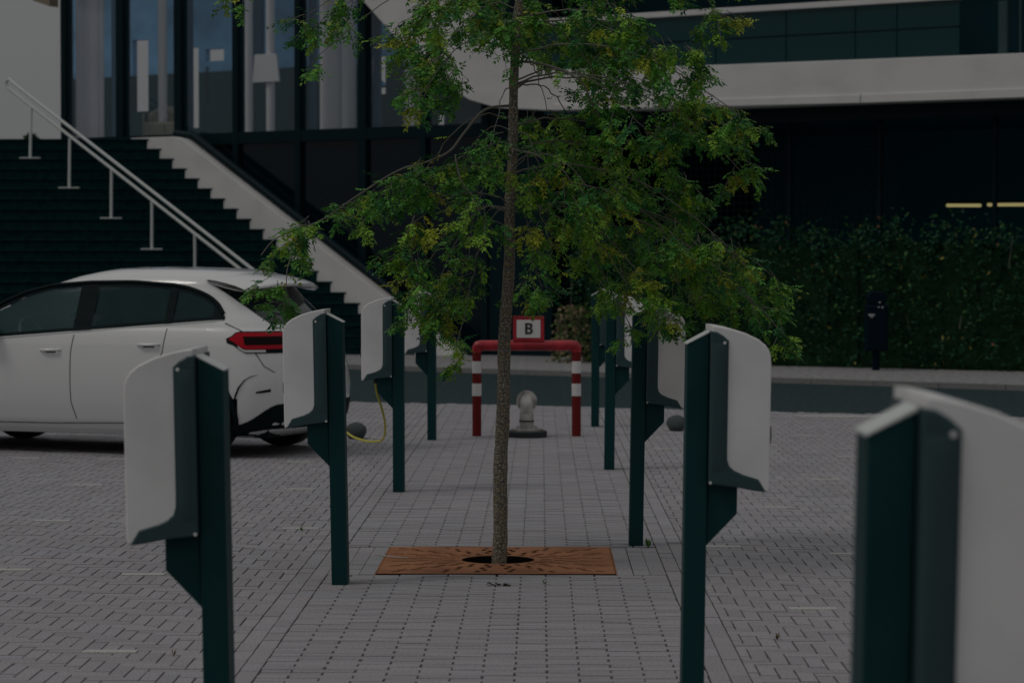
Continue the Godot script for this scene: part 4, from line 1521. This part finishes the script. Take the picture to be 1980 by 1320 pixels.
	# --- tube lights in the garage
	for q in [[1.76, 2.40], [2.53, 3.6]]:
		var lm := thing("tube_light", "lit yellowish tube light in the dark open floor, " + ("the shorter left one" if q[0] < 2 else "the one at the right picture edge"), "light", Vector3.ZERO, "tube lights under the building")
		mb = MB.new()
		mb.tube(vec3s([front(q[0], 2.72, -4.0), front(q[1], 2.71, -4.0)]), PackedFloat32Array([0.028]), 12)
		part("light_tube", mb, M.tube, lm)
		mb = MB.new()
		var c := front((q[0] + q[1]) * 0.5, 2.775, -4.0)
		mb.box(Vector3(-(q[1] - q[0]) * 0.5, -0.02, -0.03), Vector3((q[1] - q[0]) * 0.5, 0.02, 0.03), Transform3D(Basis(Vector3.UP, front_turn), c))
		part("holder", mb, M.frame, lm)
		var al := AreaLight3D.new()
		al.name = "glow"
		lm.add_child(al)
		al.area_size = Vector2(q[1] - q[0], 0.05)
		al.light_energy = 0.02
		al.light_color = Color(1.0, 0.93, 0.62)
		al.area_range = 20.0
		al.shadow_enabled = true
		al.transform = Transform3D(Basis(Vector3.UP, front_turn) * Basis(Vector3.RIGHT, -PI / 2), front((q[0] + q[1]) * 0.5, 2.685, -4.0))

# ---------------------------------------------------------------- hedge and background plants
func leaf_mass(mb: MB, n: int, where: Callable, size: float, tint: Callable) -> void:
	for i in n:
		var p: Vector3 = where.call()
		mb.col = tint.call()
		var d := Vector3(rnd(-1, 1), rnd(-1.0, 0.5), rnd(-1, 1)).normalized()
		leaflet(mb, p, d, Vector3(rnd(-1, 1), rnd(-0.3, 1), rnd(-1, 1)).normalized(), size * rnd(0.7, 1.4), size * rnd(0.22, 0.36))

func plants() -> void:
	var t := thing("hedge", "tall dark ivy hedge in front of the open ground floor", "hedge", FRONT)
	t.rotation.y = front_turn
	var bump := FastNoiseLite.new()
	bump.seed = 12
	bump.frequency = 0.5
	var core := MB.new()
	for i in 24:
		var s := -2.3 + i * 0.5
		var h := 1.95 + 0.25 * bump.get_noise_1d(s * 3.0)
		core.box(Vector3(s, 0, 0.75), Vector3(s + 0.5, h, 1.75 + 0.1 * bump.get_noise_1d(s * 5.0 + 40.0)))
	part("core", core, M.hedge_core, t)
	var mb := MB.new()
	leaf_mass(mb, 17000, func():
		var s := rnd(-2.6, 9.8)
		var h := pow(rng.randf(), 0.8) * (2.3 + 0.55 * bump.get_noise_1d(s * 3.0))
		var z := 1.8 + 0.5 * bump.get_noise_2d(s * 3.0, h * 4.0) + rnd(-0.14, 0.16)
		if rng.randf() < 0.14:
			h = 2.0 + 0.6 * bump.get_noise_1d(s * 3.0) + rnd(-0.3, 0.5) * rng.randf()
			z = rnd(0.7, 2.0)
		return Vector3(s, h, z), 0.075, func():
		var k := rng.randf()
		var c := Color(0.014, 0.066, 0.032)
		if k < 0.12:
			c = Color(0.045, 0.12, 0.03)
		elif k < 0.135:
			c = Color(0.24, 0.22, 0.05)
		elif k < 0.139:
			c = Color(0.22, 0.1, 0.05)
		return c * rnd(0.5, 1.5))
	part("foliage", mb, M.leaf, t, "stuff")
	mb = MB.new()
	for i in 14:
		var s := rnd(-2.5, 9.5)
		var h := rnd(0.3, 1.8)
		mb.tube(vec3s([Vector3(s, h, 1.9 + rnd(0, 0.2)), Vector3(s + rnd(-0.15, 0.15), h + rnd(0.2, 0.5), 1.95 + rnd(0, 0.2))]), PackedFloat32Array([0.008, 0.004]), 5, false)
	part("stems", mb, M.twig, t, "stuff")
	# dry shrub between guard rail and hedge
	t = thing("dry_shrub", "pale brownish shrub at the left end of the hedge behind the guard rail", "shrub", front(-2.2, 0.05, 2.3))
	mb = MB.new()
	leaf_mass(mb, 900, func():
		var a := rnd(0, TAU)
		var h := rng.randf() * 0.95
		var r := 0.42 * sqrt(rng.randf()) * (1.0 - 0.4 * h)
		return Vector3(cos(a) * r, h, sin(a) * r), 0.07, func():
		return (Color(0.34, 0.25, 0.16) if rng.randf() < 0.4 else Color(0.1, 0.16, 0.05)) * rnd(0.5, 1.4))
	part("foliage", mb, M.leaf, t, "stuff")
	mb = MB.new()
	for i in 12:
		var a := rnd(0, TAU)
		mb.tube(vec3s([Vector3(0, 0, 0), Vector3(cos(a) * 0.15, 0.4, sin(a) * 0.15), Vector3(cos(a) * 0.3, 0.8, sin(a) * 0.3)]), PackedFloat32Array([0.008, 0.006, 0.003]), 5, false)
	part("stems", mb, M.twig, t)
	# dark bin standing before the hedge
	t = thing("litter_bin", "dark navy post bin with small white marks in front of the hedge", "bin", front(3.36, 0.05, 2.55))
	t.rotation.y = front_turn + 0.5
	mb = MB.new()
	mb.tube(vec3s([Vector3(0, 0, 0), Vector3(0, 0.4, 0)]), PackedFloat32Array([0.06]), 16)
	part("foot", mb, M.bin, t)
	mb = MB.new()
	mb.box(Vector3(-0.17, 0.3, -0.15), Vector3(0.17, 1.0, 0.15), Transform3D(), 0.03)
	var body := part("body", mb, M.bin, t)
	mb = MB.new()
	mb.extrude(profile([-0.13, 1.0, 0.13, 1.0, 0.16, 1.12, 0.1, 1.2, -0.1, 1.2, -0.16, 1.12]), Vector3(0, 0, -0.12), Vector3.RIGHT, Vector3.UP, Vector3(0, 0, 0.24), 0.02)
	part("hood", mb, M.bin, t)
	for q in [[-0.13, -0.03, 0.845, 0.858], [-0.11, -0.05, 0.822, 0.834], [-0.087, -0.073, 0.8, 0.812], [0.02, 0.036, 0.955, 0.975], [0.075, 0.091, 0.95, 0.975], [0.03, 0.055, 1.03, 1.045]]:
		mb = MB.new()
		mb.box(Vector3(q[0], q[2], 0.149), Vector3(q[1], q[3], 0.1525))
		part("white_mark", mb, M.white_paint, body)
	# small trees far behind the top of the stairs
	for q in [[-26.1, 118.0, 8.25, "tip of a distant green tree at the left picture edge above the stairs"], [-24.35, 121.0, 7.9, "smaller tip of a distant tree just right of the leftmost one"]]:
		t = thing("distant_tree", q[3], "tree", Vector3(q[0], -0.2, -q[1]), "distant trees beyond the stairs")
		mb = MB.new()
		mb.tube(vec3s([Vector3(0, 0, 0), Vector3(0.05, 4.0, 0), Vector3(0, 7.4, 0)]), PackedFloat32Array([0.2, 0.14, 0.03]), 10)
		part("trunk", mb, M.bark, t)
		mb = MB.new()
		var hh: float = q[2] + 0.2
		leaf_mass(mb, 2600, func():
			var a := rnd(0, TAU)
			var h := rnd(0.25, 1.0)
			var r := 1.5 * sqrt(rng.randf()) * (1.03 - pow(h, 3.0)) + 0.02
			return Vector3(cos(a) * r, h * hh, sin(a) * r), 0.3, func():
			return Color(0.02, 0.05, 0.015) * rnd(0.6, 1.4))
		part("crown", mb, M.leaf, t, "stuff")

func _ready() -> void:
	rng.seed = 20240
	materials()
	camera_and_light()
	ground_and_paving()
	print("paving done")
	stairs()
	building()
	print("building done")
	chargers()
	car()
	guard_and_pipe()
	tree_grate()
	tree()
	plants()
	print("all done")
